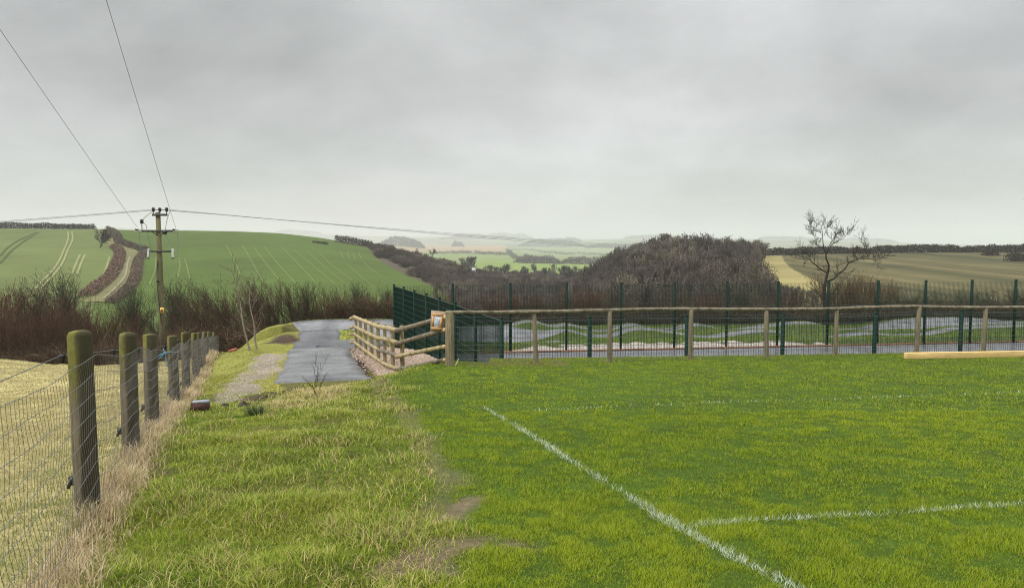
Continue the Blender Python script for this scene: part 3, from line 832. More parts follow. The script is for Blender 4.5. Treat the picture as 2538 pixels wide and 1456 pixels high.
def branch(out, p, d, L, r, lev, a, R):
    """Grow one branch and its side shoots; a: parameters per scene plant."""
    n = a.get('n', 4) if lev < 2 else 3
    for i in range(n):
        d = norm(d + R.normal(0, a['wander'], 3) + np.array(a['trop']) * (0.5 + 0.5 * lev))
        q = p + d * L / n
        r1 = max(r * (1 - 0.6 / n), a['rmin'])
        out.append((*p, *q, r, r1))
        p, r = q, r1
        if lev < a['lev'] and (lev > 0 or i >= a.get('bare', 0)):
            for k in range(a['kids'][lev]):
                dd = norm(d + R.normal(0, a['spread'], 3))
                branch(out, p, dd, L * a['ratio'] * (0.6 + 0.6 * R.random()), max(r * 0.55, a['rmin']), lev + 1, a, R)


def plant(seed, stems, height, disc, lean, a, r0):
    R = np.random.default_rng(seed); out = []
    for k in range(stems):
        th = R.random() * 2 * math.pi; q = math.sqrt(R.random())
        p = np.array([math.cos(th) * q * disc, math.sin(th) * q * disc, -0.25])
        d = norm(np.array([math.cos(th) * q * a['fan'] + lean[0], math.sin(th) * q * a['fan'] + lean[1], 1.0]) + R.normal(0, 0.08, 3))
        branch(out, p, d, height * (0.55 + 0.4 * R.random()) * a.get('stem', 1.0), r0 * (0.6 + 0.6 * R.random()), 0, a, R)
    S = np.array(out)
    S[:, [2, 5]] *= height / np.percentile(S[:, 5], 97)
    return S[S[:, 5] < height * (0.74 + 0.36 * R.random(len(S)))]


def plant_mesh(name, S, col, jit=0.25, seed=0, tipcol=None):
    R = np.random.default_rng(seed)
    c = np.tile(np.array(col), (len(S), 1)) * (1 + R.normal(0, jit, (len(S), 1)))
    if tipcol is not None:
        w = np.clip((0.02 - S[:, 6]) / 0.014, 0, 1)[:, None]
        c = c * (1 - w) + np.array(tipcol) * w * (1 + R.normal(0, jit, (len(S), 1)))
    mb = MB(); mb.segs(S, 3, np.clip(c, 0.004, 1))
    return mb.mesh(name, M['twig'], cols=True)


COPPICE = dict(wander=0.07, trop=(0, 0, 0.10), kids=(3, 2, 0), lev=2, spread=0.26, ratio=0.42, rmin=0.007, fan=0.5, stem=1.0, bare=1)
WINDSW = dict(wander=0.10, trop=(-0.10, 0, 0.09), kids=(3, 3, 1), lev=3, spread=0.42, ratio=0.45, rmin=0.006, fan=0.55, stem=0.8, bare=1, n=5)
BUSHY = dict(wander=0.14, trop=(-0.02, 0, 0.05), kids=(3, 3, 1), lev=3, spread=0.55, ratio=0.46, rmin=0.006, fan=0.9, stem=0.8, n=5)
TEMPL = {
    'red': plant_mesh('stems', plant(11, 34, 4.4, 0.8, (0, 0), COPPICE, 0.030), (0.114, 0.067, 0.038), tipcol=(0.110, 0.059, 0.037)),
    'red2': plant_mesh('stems', plant(12, 30, 4.4, 0.9, (-0.25, 0), COPPICE, 0.028), (0.127, 0.085, 0.045), tipcol=(0.093, 0.054, 0.036)),
    'sweep': plant_mesh('stems', plant(13, 8, 4.6, 0.5, (-0.35, 0), WINDSW, 0.055), (0.061, 0.054, 0.032), tipcol=(0.077, 0.051, 0.034)),
    'sweep2': plant_mesh('stems', plant(14, 7, 4.6, 0.45, (-0.45, 0.1), WINDSW, 0.06), (0.066, 0.070, 0.036), tipcol=(0.069, 0.059, 0.037)),
    'dark': plant_mesh('stems', plant(15, 6, 4.4, 0.4, (0.0, 0), BUSHY, 0.065), (0.044, 0.047, 0.029), tipcol=(0.055, 0.048, 0.032)),
    'dark2': plant_mesh('stems', plant(16, 7, 4.4, 0.5, (-0.15, 0), BUSHY, 0.06), (0.055, 0.067, 0.034), tipcol=(0.055, 0.063, 0.037)),
    'tan': plant_mesh('stems', plant(17, 46, 3.6, 1.0, (0, 0), COPPICE, 0.024), (0.242, 0.220, 0.116), tipcol=(0.165, 0.108, 0.061)),
    'olive': plant_mesh('stems', plant(18, 7, 3.0, 0.7, (0, 0), BUSHY, 0.04), (0.105, 0.113, 0.061), tipcol=(0.110, 0.121, 0.071)),
}


def shrub(kind, X, Y, h, base_h, label, group, rz=0, sx=1.0, z=None, name='bare_shrub', cat='shrub'):
    z = float(hz(X, Y)) if z is None else z
    o = bpy.data.objects.new(name, TEMPL[kind]); COL.objects.link(o)
    o.location = (X, Y, z - 0.1); s = h / base_h; o.scale = (s * sx, s * sx, s); o.rotation_euler = (0, 0, rz)
    return tag(o, label, cat, group)


GH = 'shrubs of the bare hedge below the left-hand hill'
HEDGE = [  # kind, column, distance, top row, rz, sx, label
    ('red', -30, 40, 700, 0.3, 1.1, 'dense dark red-stemmed shrub cut by the left edge of the photo'),
    ('dark', 60, 41, 704, 1.0, 0.8, 'dark twisted twiggy shrub near the left edge, left of the leaning grey tree'),
    ('red2', 105, 39.5, 730, 0.1, 1.0, 'reddish upright shrub just left of the round grey hedge tree'),
    ('red', 30, 38.8, 742, 2.0, 1.0, 'low rusty red shrub in front of the dark twisted one by the left edge'),
    ('dark2', 172, 44, 680, 0.6, 0.85, 'rounded grey-green bare tree standing out against the pale field left of the lane'),
    ('red2', 200, 39.5, 752, 1.4, 1.0, 'low dark reddish shrub right behind the nearest fence post'),
    ('red', 262, 40, 758, 0.9, 1.0, 'low brown shrub at the foot of the hedged farm lane'),
    ('dark2', 330, 41.5, 708, 0.2, 0.8, 'open olive shrub of upright stems just left of the utility pole'),
    ('dark', 425, 43.5, 694, 0.5, 0.75, 'tall dark shrub directly right of the utility pole'),
    ('sweep2', 500, 42, 712, 0.0, 0.9, 'olive shrub with a thick leaning trunk between pole and birch saplings'),
    ('red2', 560, 41, 724, 0.2, 1.0, 'purplish brown shrub behind the left birch sapling'),
    ('sweep', 645, 42, 688, 0.0, 1.0, 'tallest wind-swept shrub, twigs combed to the left above the birch saplings'),
    ('sweep', 708, 41.5, 700, 0.35, 0.85, 'wind-swept reddish shrub just left of the path bend'),
    ('dark', 760, 41.5, 700, 0.1, 0.85, 'dark multi-stemmed shrub at the left end of the banked path bend'),
    ('red2', 832, 41.5, 708, 0.6, 0.95, 'fan of slim upright stems behind the middle of the path bend'),
    ('dark2', 896, 42, 700, 2.2, 0.8, 'dark twiggy shrub behind the far end of the round rail fence'),
    ('dark', 955, 42, 712, 2.9, 0.75, 'thin airy shrub just left of the tall green fence corner'),
    ('red', 1015, 43, 716, 0.4, 0.9, 'brown stems right behind the tall green fence corner'),
]
BH = {'red': 4.4, 'red2': 4.4, 'sweep': 4.6, 'sweep2': 4.6, 'dark': 4.4, 'dark2': 4.4, 'tan': 3.6, 'olive': 3.0}
for kind, c, Y, top, rz, sx, lab in HEDGE:
    X = (c - CX) / F * Y; z = float(hz(X, Y)); zt = P(c, top, Y)[2]
    shrub(kind, X, Y, zt - z + 0.1, BH[kind], lab, GH, rz, sx)
GB = 'shrubs behind the pump track'
BACK = [
    ('red', 1085, 47, 722, 0.2, 0.9, 'reddish shrub at the left end of the row behind the pump track'),
    ('red2', 1150, 46.5, 738, 1.2, 0.9, 'low tawny shrub left of the gap where green hillside shows through the mesh'),
    ('red', 1240, 47.5, 716, 2.2, 0.9, 'rust-brown shrub behind the left berm of the pump track'),
    ('red2', 1330, 48, 722, 0.5, 0.9, 'mid-brown shrub above the first hump of the far pump track'),
    ('red', 1445, 48, 706, 1.7, 1.0, 'tall dark red shrub between the third and fourth far fence posts'),
    ('dark', 1520, 48.5, 722, 0.9, 0.8, 'thin dark shrub behind the fourth far fence post'),
    ('dark', 1600, 48, 708, 2.5, 0.9, 'nearly black shrub above the second hump of the pump track'),
    ('red2', 1690, 49, 728, 0.1, 0.9, 'brown shrub behind the fifth far fence post'),
    ('red', 1760, 49, 722, 1.1, 0.9, 'red-brown shrub left of the sixth far fence post'),
    ('dark2', 1850, 49.5, 718, 0.4, 0.9, 'greyish shrub midway between the sixth and seventh far fence posts'),
    ('red2', 1945, 49.5, 716, 1.9, 0.95, 'reddish shrub left of the lone bare tree'),
    ('tan', 2110, 49, 672, 0.3, 0.95, 'tall straw-coloured coppiced shrub right beside the lone bare tree'),
    ('tan', 2165, 49.8, 688, 2.1, 0.8, 'second straw-coloured coppiced shrub on the right of the taller one'),
    ('olive', 2230, 48.5, 728, 0.2, 1.0, 'low olive shrub right of the straw-coloured ones'),
    ('olive', 2295, 49, 716, 1.4, 1.05, 'grey-olive shrub behind the right-hand berm'),
    ('olive', 2370, 49.5, 714, 2.6, 1.1, 'bushiest olive shrub at the middle of the right-hand berm'),
    ('olive', 2450, 49.5, 716, 0.9, 1.1, 'olive shrub second from the right edge'),
    ('dark2', 2535, 49.5, 712, 0.4, 0.9, 'shrub at the right edge of the photo behind the last far fence post'),
]
for kind, c, Y, top, rz, sx, lab in BACK:
    X = (c - CX) / F * Y; z = float(hz(X, Y)); zt = P(c, top, Y)[2]
    shrub(kind, X, Y, zt - z + 0.1, BH[kind], lab, GB, rz, sx)


def thicket(name, region, n, hgt, cols, rad, length, seed, zf, label):
    """Tangled undergrowth: short arching shoots, one mass."""
    R = np.random.default_rng(seed)
    X, Y = region(R, n)
    z = zf(X, Y)
    d = R.normal(0, 1, (n, 3)); d[:, 2] = np.abs(d[:, 2]) * 0.8 + 0.2; d /= np.linalg.norm(d, axis=1)[:, None]
    hh = hgt(X, Y) * R.random(n) ** 0.8
    p0 = np.stack([X, Y, z + hh * 0.85], 1)
    L = length * (0.5 + R.random(n))[:, None]
    p1 = p0 + d * L * 0.5; d2 = d + R.normal(0, 0.5, (n, 3)); p2 = p1 + d2 * L * 0.5
    S = np.vstack([np.hstack([p0, p1, np.full((n, 1), rad), np.full((n, 1), rad * 0.8)]), np.hstack([p1, p2, np.full((n, 1), rad * 0.8), np.full((n, 1), rad * 0.4)])])
    ci = R.integers(0, len(cols), n); c = np.array(cols)[ci] * (1 + R.normal(0, 0.25, (n, 1)))
    mb = MB(); mb.segs(S, 3, np.clip(np.vstack([c, c]), 0.003, 1))
    return mb.build(name, M['twig'], kind='stuff', label=label)


def reg_left(R, n):
    c = R.uniform(-160, 1110, n); Y = R.uniform(36.5, 45.5, n)
    Y = np.where((c > 640) & (Y < 40.6), R.uniform(40.6, 45.5, n), Y)
    Y = np.where((c > 450) & (c < 640) & (Y < 38.5), R.uniform(38.5, 45.5, n), Y)
    return (c - CX) / F * Y, Y


thicket('bramble_thicket', reg_left, 36000, lambda X, Y: 1.5 + 1.3 * vnoise(X * 0.5, Y * 0.5, 3), [(0.115, 0.068, 0.046), (0.14, 0.078, 0.05), (0.09, 0.066, 0.04), (0.175, 0.115, 0.07), (0.06, 0.062, 0.025)], 0.013, 0.8, 5, hz,
        'dark tangled brambles filling the foot of the hedge')


def reg_back(R, n):
    c = R.uniform(1010, 2720, n); Y = R.uniform(46.3, 51.5, n)
    return (c - CX) / F * Y, Y


thicket('scrub_undergrowth', reg_back, 22000, lambda X, Y: 0.95 + 0.9 * vnoise(X * 0.6, Y * 0.6, 1), [(0.075, 0.05, 0.032), (0.09, 0.065, 0.042), (0.055, 0.042, 0.028), (0.10, 0.085, 0.05)], 0.013, 0.8, 6, hz,
        'low brown scrub behind the pump track')

# the two birch saplings on the path bank
for k, (pts, lab) in enumerate([
        ([(622, 869), (612, 842), (602, 800), (597, 760), (588, 715), (580, 690)], 'slender pale birch sapling leaning left on the path bank'),
        ([(638, 864), (632, 840), (629, 800), (621, 766), (618, 735), (622, 700)], 'taller pale birch sapling with a forked crown on the path bank')]):
    g0 = G(*pts[0]); Yb = g0[1]
    p = np.array([P(a, b, Yb + 0.02 * i) for i, (a, b) in enumerate(pts)]); p[0, 2] -= 0.1
    p = catmull(p, 4); r = np.linspace(0.036, 0.006, len(p))
    root = thing('birch_sapling', lab, 'sapling', tuple(g0), 'birch saplings on the bank')
    mb = MB(); mb.tube(p - g0, r, 6, col=(0.24, 0.19, 0.16))
    mb.build('trunk', M['twig'], root, True)
    R = np.random.default_rng(40 + k); out = []
    a = dict(wander=0.16, trop=(0, 0, 0.05), kids=(1, 1, 0), lev=2, spread=0.5, ratio=0.5, rmin=0.004)
    for i in range(5, len(p) - 1, 2):
        branch(out, p[i] - g0, norm(R.normal(0, 0.6, 3) + np.array([0, 0, 0.6])), 0.5 + 0.7 * R.random(), 0.011, 0, a, R)
    link('crown', plant_mesh('twigs', np.array(out), (0.17, 0.125, 0.105), seed=k), root)

# the lone bare tree


def tree_from_paths(name, label, paths, Y, ground_pt, col, twigs, seed, group=None, conv=None, tr=0.16, tip=(0.07, 0.06, 0.048)):
    root = thing(name, label, 'tree', tuple(ground_pt), group)
    R = np.random.default_rng(seed); mb = MB(); out = []
    a = dict(wander=0.16, trop=(0, 0, 0.16), kids=(2, 1, 0), lev=2, spread=0.5, ratio=0.55, rmin=0.006)
    for i, (pts, r0, r1) in enumerate(paths):
        q = np.array([P(*conv(x, y), Y) for x, y in pts]) - ground_pt
        dy = np.cumsum(R.normal(0, 0.12, len(q))) * (0 if i == 0 else 1); q[:, 1] += dy - dy[0]
        q = catmull(q, 4); r = np.linspace(r0 * 0.68, r1 * 0.5, len(q))
        if i == 0: m0 = MB(); m0.tube(q, r, 8, col=col); m0.build('trunk', M['twig'], root, True)
        else: ml = MB(); ml.tube(q, r, 6, col=col); ml.build('limb', M['twig'], root, True)
        if i:
            for k in range(int(len(q) * 0.3), len(q)):
                for _ in range(twigs):
                    if R.random() < (0.2 if i in (1, 2) else 0.33):
                        d = norm((q[k] - q[max(0, k - 2)]) * 1.4 + R.normal(0, 0.5, 3) * np.array([1, 0.7, 1]) + np.array([0, 0, 0.15]))
                        branch(out, q[k], d, 0.3 + 0.5 * R.random(), max(0.009, r[k] * 0.45), 0, a, R)
    link('crown', plant_mesh('twigs', np.array(out), tip, seed=seed), root)
    return root


cv = lambda x, y: (1858.9 + x / 5.221, 526.7 + y / 5.221)
gp = np.array(P(*cv(965, 1400), 47.5)); gp[2] = float(hz(gp[0], gp[1])) - 0.1
paths = [
    ([(965, 1440), (965, 1220), (960, 1000), (975, 910), (1000, 790), (1020, 690), (985, 590), (985, 525)], 0.20, 0.075),
    ([(1000, 780), (960, 740), (900, 690), (840, 650), (790, 600), (700, 575), (610, 540)], 0.085, 0.02),
    ([(975, 905), (1060, 870), (1130, 855), (1190, 800), (1290, 730), (1350, 650), (1450, 600), (1530, 555), (1600, 450)], 0.11, 0.02),
    ([(985, 525), (950, 460), (930, 330), (910, 230), (885, 160)], 0.055, 0.015),
    ([(985, 525), (1030, 430), (1100, 380), (1200, 340), (1250, 280)], 0.055, 0.015),
    ([(1010, 450), (1090, 310), (1110, 220), (1150, 90)], 0.04, 0.014),
    ([(930, 340), (860, 310), (790, 250)], 0.03, 0.012), ([(912, 250), (860, 220), (790, 170), (785, 130)], 0.03, 0.012),
    ([(955, 300), (990, 200), (1005, 110)], 0.025, 0.012), ([(960, 470), (880, 430), (865, 340)], 0.03, 0.012), ([(790, 600), (720, 520), (640, 500)], 0.03, 0.012),
    ([(1450, 600), (1560, 600), (1660, 600), (1720, 555)], 0.03, 0.01), ([(1400, 620), (1360, 560), (1310, 540)], 0.025, 0.01), ([(1530, 560), (1500, 460), (1470, 380)], 0.03, 0.01), ([(1010, 780), (1050, 745), (1080, 705)], 0.03, 0.012),
    ([(985, 1210), (900, 1160), (850, 1110)], 0.04, 0.012), ([(985, 1090), (1030, 1050), (1100, 1040)], 0.05, 0.012)]
tree_from_paths('bare_tree', 'lone bare tree with one long limb reaching right behind the pump track', paths, 47.5, gp, (0.036, 0.029, 0.022), 2, 3, conv=cv)
ident = lambda x, y: (x, y)
gp = np.array(P(2640, 800, 46)); gp[2] = float(hz(gp[0], gp[1])) - 0.1
tree_from_paths('bare_tree', 'bare tree beyond the right edge, only its outer twigs in view', [
    ([(2640, 830), (2645, 700), (2635, 600), (2640, 520)], 0.2, 0.07), ([(2640, 760), (2585, 775), (2538, 762), (2500, 738), (2462, 722)], 0.07, 0.015), ([(2638, 600), (2590, 545), (2560, 510), (2532, 494)], 0.06, 0.015), ([(2640, 520), (2690, 470), (2720, 420)], 0.05, 0.015)],
    46, gp, (0.062, 0.05, 0.036), 1, 5, conv=ident)

# ---------------------------------------------------------------- woods, hedges and trees far off


def far_tree_segs(seed, h, spread, n_lev=3, stems=1, rmin=0.05, fan=0.3, lean=(0, 0), kids=(2, 3, 2), ratio=0.52):
    a = dict(wander=0.16, trop=(0, 0, 0.03), kids=kids, lev=n_lev, spread=spread, ratio=ratio, rmin=rmin, fan=fan, stem=0.75, bare=1, n=4)
    return plant(seed, stems, h, 0.02 * h if stems > 1 else 0.01, lean, a, 0.035 * h / max(1, stems ** 0.5))


def rounded(S, h, a=0.62, keep_r=0.02):
    """Clip the twigs to a rounded crown."""
    q = np.hypot(S[:, 3], S[:, 4]) / (a * h); w = (S[:, 5] - 0.52 * h) / (0.46 * h)
    R = np.random.default_rng(1)
    m = (q ** 2 + w ** 2 < 0.8 + 0.35 * R.random(len(S))) & (S[:, 5] < h)
    return S[m]


WT = [far_tree_segs(60 + i, 1.0, 0.62, 3, 3, 0.0055, 0.8, (-0.06, 0), (2, 3, 2), 0.5) for i in range(6)]
for i in range(6):
    S_ = WT[i]; S_[:, [2, 5]] *= 1.25; WT[i] = rounded(S_, 1.0, 0.55)

BT = []
for i_ in range(5):
    S_ = plant(160 + i_, 9, 1.0, 0.25, (-0.05, 0), dict(wander=0.18, trop=(0, 0, 0.03), kids=(3, 3, 1), lev=3, spread=0.6, ratio=0.5, rmin=0.006, fan=1.2, stem=0.7, n=4), 0.014)
    S_[:, [2, 5]] *= 1.15; BT.append(rounded(S_, 1.0, 0.75))


def thin(S, keep, R):
    m = (S[:, 6] > 0.01) | (R.random(len(S)) < keep)
    return S[m]


def wood(name, spots, cols, label, seed, keep=0.7, T=None):
    T = T or WT
    """spots: X, Y, Z, height, width.  One far mass of bare trees."""
    R = np.random.default_rng(seed); mb = MB()
    for (X, Y, Z, h, w) in spots:
        S = thin(T[R.integers(0, len(T))], keep, R).copy()
        th = R.random() * 6.28; c_, s_ = math.cos(th), math.sin(th)
        for o in (0, 3):
            x = S[:, o] * w; y = S[:, o + 1] * w
            S[:, o] = x * c_ - y * s_ + X; S[:, o + 1] = x * s_ + y * c_ + Y; S[:, o + 2] = S[:, o + 2] * h + Z
        S[:, 6:] *= h * (0.9 + Y / 420)
        col = (np.array(cols[R.integers(0, len(cols))]) if R.random() < 0.86 else np.array((0.17, 0.148, 0.105))) * (1 + R.normal(0.1, 0.24))
        mb.segs(S, 3, np.clip(np.tile(col, (len(S), 1)) * (1 + R.normal(0, 0.15, (len(S), 1))), 0.004, 1))
    return mb.build(name, M['twig'], kind='stuff', label=label)


R = np.random.default_rng(21)
spots = []
while len(spots) < 620:                                    # the wooded knoll in the middle and the valley floor before it
    c = R.uniform(1060, 1990); Y = R.uniform(72, 262)
    py = CY - F * math.tan(math.atan2(fhz(c, Y), Y) + PITCH)
    edge = np.interp(c, [1060, 1240, 1400, 1450, 1900, 1930, 1990], [0, 0.6, 1, 1, 1, 1, 0.7])
    if c > 1875 and Y > 118 - (c - 1875) * 0.33: continue
    if c < 1420 and Y > 222: continue
    if c < bound_c(py) + 12 if 'bound_c' in globals() else False: continue
    if R.random() > edge * (0.35 + 0.65 * Y / 230): continue
    big = np.interp(c, [1060, 1420, 1560, 1740, 1820, 1890, 1990], [3.0, 4.4, 8.0, 7.8, 6.6, 4.6, 3.0]) * np.interp(Y, [70, 120, 200, 262], [0.62, 0.72, 1.0, 1.0])
    if c > 1855 and Y < 130: big *= 0.75
    h = big * R.uniform(0.8, 1.25)
    p = fpt(c, Y)
    spots.append((p[0], Y, p[2] - 0.1, h, h * R.uniform(0.95, 1.35)))
for k in range(70):                                         # the wood's edge running down in front of the yellow strip
    c = R.uniform(1845, 2060); Y = R.uniform(84, 112)
    top = np.interp(c, [1845, 1880, 1900, 1930, 1960, 2060], [628, 650, 676, 692, 702, 716]) + R.uniform(0, 14)
    p = fpt(c, Y); h = P(c, top, Y)[2] - p[2]
    spots.append((p[0], Y, p[2] - 0.1, h, h * R.uniform(0.9, 1.3)))
wood('bare_woodland', spots, [(0.086, 0.073, 0.06), (0.10, 0.083, 0.067), (0.076, 0.067, 0.057), (0.11, 0.097, 0.074), (0.094, 0.078, 0.069), (0.125, 0.106, 0.084)], 'bare brown wood covering the central knoll and valley', 22)
spots = []
while len(spots) < 800:                                    # scrub on the spur right of the green hill
    c, Y = (R.uniform(840, 1290), R.uniform(95, 345)) if R.random() < 0.8 else (R.uniform(1200, 1480), R.uniform(215, 430))
    z = fhz(c, Y); py = CY - F * math.tan(math.atan2(z, Y) + PITCH)
    b = np.interp(py, [590, 615, 640, 663, 683, 706, 740], [836, 918, 938, 978, 1018, 1073, 1130])
    if (c < b and Y < 350) or R.random() > 0.25 + 0.75 * Y / 330: continue
    h = R.uniform(1.7, 3.4) * (1.1 if Y < 250 else 1.0)
    if c < 930: h *= 0.8
    spots.append(((c - CX) / F * Y, Y, float(z) - 0.1, h, h * R.uniform(1.0, 1.6)))
wood('hillside_scrub', spots, [(0.092, 0.072, 0.058), (0.108, 0.084, 0.066), (0.08, 0.067, 0.056), (0.116, 0.096, 0.07), (0.10, 0.078, 0.068)], 'brown scrub running down the spur beside the green field', 23, 0.42, BT)


def leafy_strip(name, pts, width, height, n, cols, label, seed, size=0.35, cat='hedge', group='far hedges between the fields', zf=None, gappy=0.0):
    """A hedge: small leaf and twig clusters through a rounded bank that follows pts (X, Y)."""
    R = np.random.default_rng(seed)
    p = np.asarray(pts, float); p = catmull(p, 10) if len(p) > 2 else np.array([p[0] + (p[1] - p[0]) * t for t in np.linspace(0, 1, 30)])
    seg = np.r_[0, np.cumsum(np.hypot(*np.diff(p, axis=0).T))]
    s = R.random(n) * seg[-1]
    X = np.interp(s, seg, p[:, 0]); Y = np.interp(s, seg, p[:, 1])
    t = np.gradient(p, axis=0); t /= np.linalg.norm(t, axis=1)[:, None]
    tx = np.interp(s, seg, t[:, 0]); ty = np.interp(s, seg, t[:, 1])
    hh = height * (1 + 0.45 * vnoise(s / (2.5 * height), s * 0 + seed * 3.3, 1) + 0.25 * vnoise(s / (0.8 * height), s * 0 + seed, 2))
    if size >= 1.9:
        tt = s / seg[-1]; hh = hh * np.clip(np.minimum(tt, 1 - tt) * 4.5, 0.02, 1) ** 0.6
    th = R.random(n) * math.pi; rr = R.random(n) ** 0.35
    off = np.cos(th) * rr * width / 2; up = np.sin(th) * rr * hh
    X = X - ty * off; Y = Y + tx * off
    z = (zf or (lambda a, b: fhz(CX + F * a / b, b)))(X, Y)
    ctr = np.stack([X, Y, z + up], 1)
    d = R.normal(0, 1, (n, 3)); d[:, 2] += 0.5; d /= np.linalg.norm(d, axis=1)[:, None]
    e = np.cross(d, R.normal(0, 1, (n, 3))); e /= np.linalg.norm(e, axis=1)[:, None]
    L = size * (0.5 + R.random(n))[:, None]
    V = np.stack([ctr - e * L * 0.22, ctr + e * L * 0.22, ctr + d * L], 1).reshape(-1, 3)
    c = np.array(cols)[R.integers(0, len(cols), n)] * (1 + R.normal(0, 0.2, (n, 1)))
    me = new_mesh(name, V, np.arange(3 * n).reshape(-1, 3), M['leaf'], np.repeat(np.clip(c, 0.004, 1), 3, axis=0))
    p0 = ctr.mean(axis=0); p0[2] = float(z.min())
    me.transform(__import__('mathutils').Matrix.Translation(Vector((-p0).tolist())))
    return link(name, me, None, tuple(p0), label, cat, group)


def xy(*pts, y1=338): return [tuple(FG(a, b, 100, y1)[:2]) for a, b in pts]


BR = [(0.11, 0.06, 0.042), (0.135, 0.075, 0.05), (0.085, 0.06, 0.04), (0.15, 0.10, 0.07)]
BR2 = [(0.15, 0.085, 0.06), (0.18, 0.105, 0.075), (0.12, 0.085, 0.06), (0.26, 0.19, 0.14)]
DK = [(0.045, 0.042, 0.028), (0.06, 0.05, 0.035), (0.04, 0.034, 0.026)]
leafy_strip('hedgerow', xy((214, 736), (268, 692), (290, 656), (297, 628), (284, 612)), 3.2, 1.4, 22000, BR2, 'rust-brown hedge on the left side of the farm lane', 1, 0.32, group='hedges of the farm lane')
leafy_strip('hedgerow', xy((276, 752), (322, 712), (337, 680), (343, 646), (358, 626)), 2.6, 1.15, 18000, [(0.13, 0.085, 0.065), (0.16, 0.115, 0.085), (0.2, 0.16, 0.11)], 'grey-brown hedge on the right side of the farm lane', 2, 0.32, group='hedges of the farm lane')
leafy_strip('hedgerow', xy((360, 622), (322, 611), (298, 602), (286, 580), (272, 571)), 3.2, 1.5, 9000, [(0.10, 0.085, 0.06), (0.125, 0.10, 0.07)], 'upper hedge of the lane, bending back towards the crest', 3, 0.45, group='hedges of the farm lane')
leafy_strip('hedgerow', [tuple(fpt(c, 334)[:2]) for c in (-420, -150, 0, 120, 238)], 4, 2.6, 26000, DK, 'long dark hedge on the crest of the left-hand hill', 4, 0.5, group='hedges on the hill crests')
leafy_strip('hedgerow', [tuple(fpt(c, 263)[:2]) for c in (1870, 2000, 2150, 2300, 2450, 2600, 2800)], 4, 2.7, 42000, DK, 'long dark hedge along the top of the ploughed field on the right', 5, 0.5, group='hedges on the hill crests')
leafy_strip('gorse_bush', [tuple(fpt(c, 225)[:2]) for c in (2440, 2452, 2468)], 4.5, 1.8, 1500, DK, 'round dark bush in the ploughed field, left of the darker pair', 6, 0.4, 'bush', 'bushes in the ploughed field')
leafy_strip('gorse_bush', [tuple(fpt(c, 190)[:2]) for c in (2500, 2530, 2570)], 5.5, 2.2, 2500, DK, 'wide dark bush in the ploughed field at the right edge', 7, 0.4, 'bush', 'bushes in the ploughed field')
leafy_strip('gorse_bush', [tuple(fpt(c, 318)[:2]) for c in (832, 850, 870, 895, 925)], 6, 2.8, 3500, [(0.06, 0.056, 0.035), (0.075, 0.062, 0.042)], 'long dark thicket on the crest where the green field ends', 8, 0.5, 'bush', 'bushes along the green field')
leafy_strip('gorse_bush', [tuple(fpt(c, 292)[:2]) for c in (776, 800, 815)], 1.6, 0.7, 700, DK, 'thin dark row of bushes inside the green field below its crest', 9, 0.35, 'bush', 'bushes along the green field')
leafy_strip('evergreen_bush', [tuple(fpt(c, 108)[:2]) for c in (1888, 1902, 1915)], 3.0, 2.6, 1800, [(0.035, 0.036, 0.024), (0.045, 0.045, 0.03)], 'dark ivy-covered bush at the left foot of the yellow stubble strip', 10, 0.3, 'bush', 'bushes along the yellow strip')


def fxy(*pts): return [tuple(FG(a, b, 430, 3520)[:2]) for a, b in pts]


FH = [(0.075, 0.075, 0.045), (0.09, 0.085, 0.055), (0.065, 0.06, 0.042)]
leafy_strip('hedgerow', fxy((1072, 628), (1120, 628), (1170, 628.5)), 10, 5.5, 1800, FH, 'straight far hedge below the brown field, left part', 11, 1.6)
leafy_strip('hedgerow', fxy((1176, 628.5), (1215, 630), (1262, 633)), 10, 5.5, 1800, FH, 'straight far hedge below the brown field, right part', 12, 1.6)
leafy_strip('hedgerow', fxy((1252, 619), (1330, 623), (1425, 631)), 12, 6.5, 3000, FH, 'far hedge along the top of the pale sloping field', 13, 1.8)
leafy_strip('hedgerow', fxy((1430, 628), (1480, 632), (1540, 637)), 10, 5.5, 2000, FH, 'far hedge just left of the wooded knoll', 14, 1.6)
leafy_strip('hedgerow', fxy((1258, 622), (1268, 634), (1290, 648), (1320, 652)), 9, 6, 2600, [(0.10, 0.09, 0.075), (0.09, 0.085, 0.065)], 'far diagonal hedge joining the two crossing field hedges', 15, 1.6)
leafy_strip('far_copse', fxy((1285, 651), (1330, 652), (1390, 653)), 26, 10, 3600, [(0.115, 0.10, 0.088), (0.10, 0.09, 0.078), (0.13, 0.115, 0.10)], 'grey leafless copse crossing the pale valley fields', 16, 2.0, 'copse', 'copses in the valley')
leafy_strip('far_copse', fxy((1395, 652), (1440, 654), (1500, 655)), 22, 8, 2600, [(0.11, 0.10, 0.088), (0.10, 0.09, 0.078)], 'lower grey copse right of the larger one in the valley', 17, 2.0, 'copse', 'copses in the valley')
leafy_strip('far_copse', [tuple(fpt(c, 2400)[:2]) for c in (945, 980, 1020, 1052)], 64, 27, 3639, [(0.05, 0.055, 0.04), (0.06, 0.06, 0.045)], 'hazy row of tall far trees left of the brown field', 18, 5, 'copse', 'copses on the far ridges')
leafy_strip('far_copse', [tuple(fpt(c, 2960)[:2]) for c in (1120, 1150)], 64, 19, 1680, FH, 'small hazy clump on top of the brown field', 19, 4, 'copse', 'copses on the far ridges')
leafy_strip('far_copse', [tuple(fpt(c, 3280)[:2]) for c in (1285, 1340, 1400, 1450)], 96, 27, 4200, FH, 'long hazy tree belt above the pale sloping field', 20, 5, 'copse', 'copses on the far ridges')
leafy_strip('far_copse', [tuple(fpt(c, 3040)[:2]) for c in (1450, 1500, 1560, 1610)], 80, 19, 3360, FH, 'hazy tree belt running into the left edge of the wooded knoll', 21, 5, 'copse', 'copses on the far ridges')
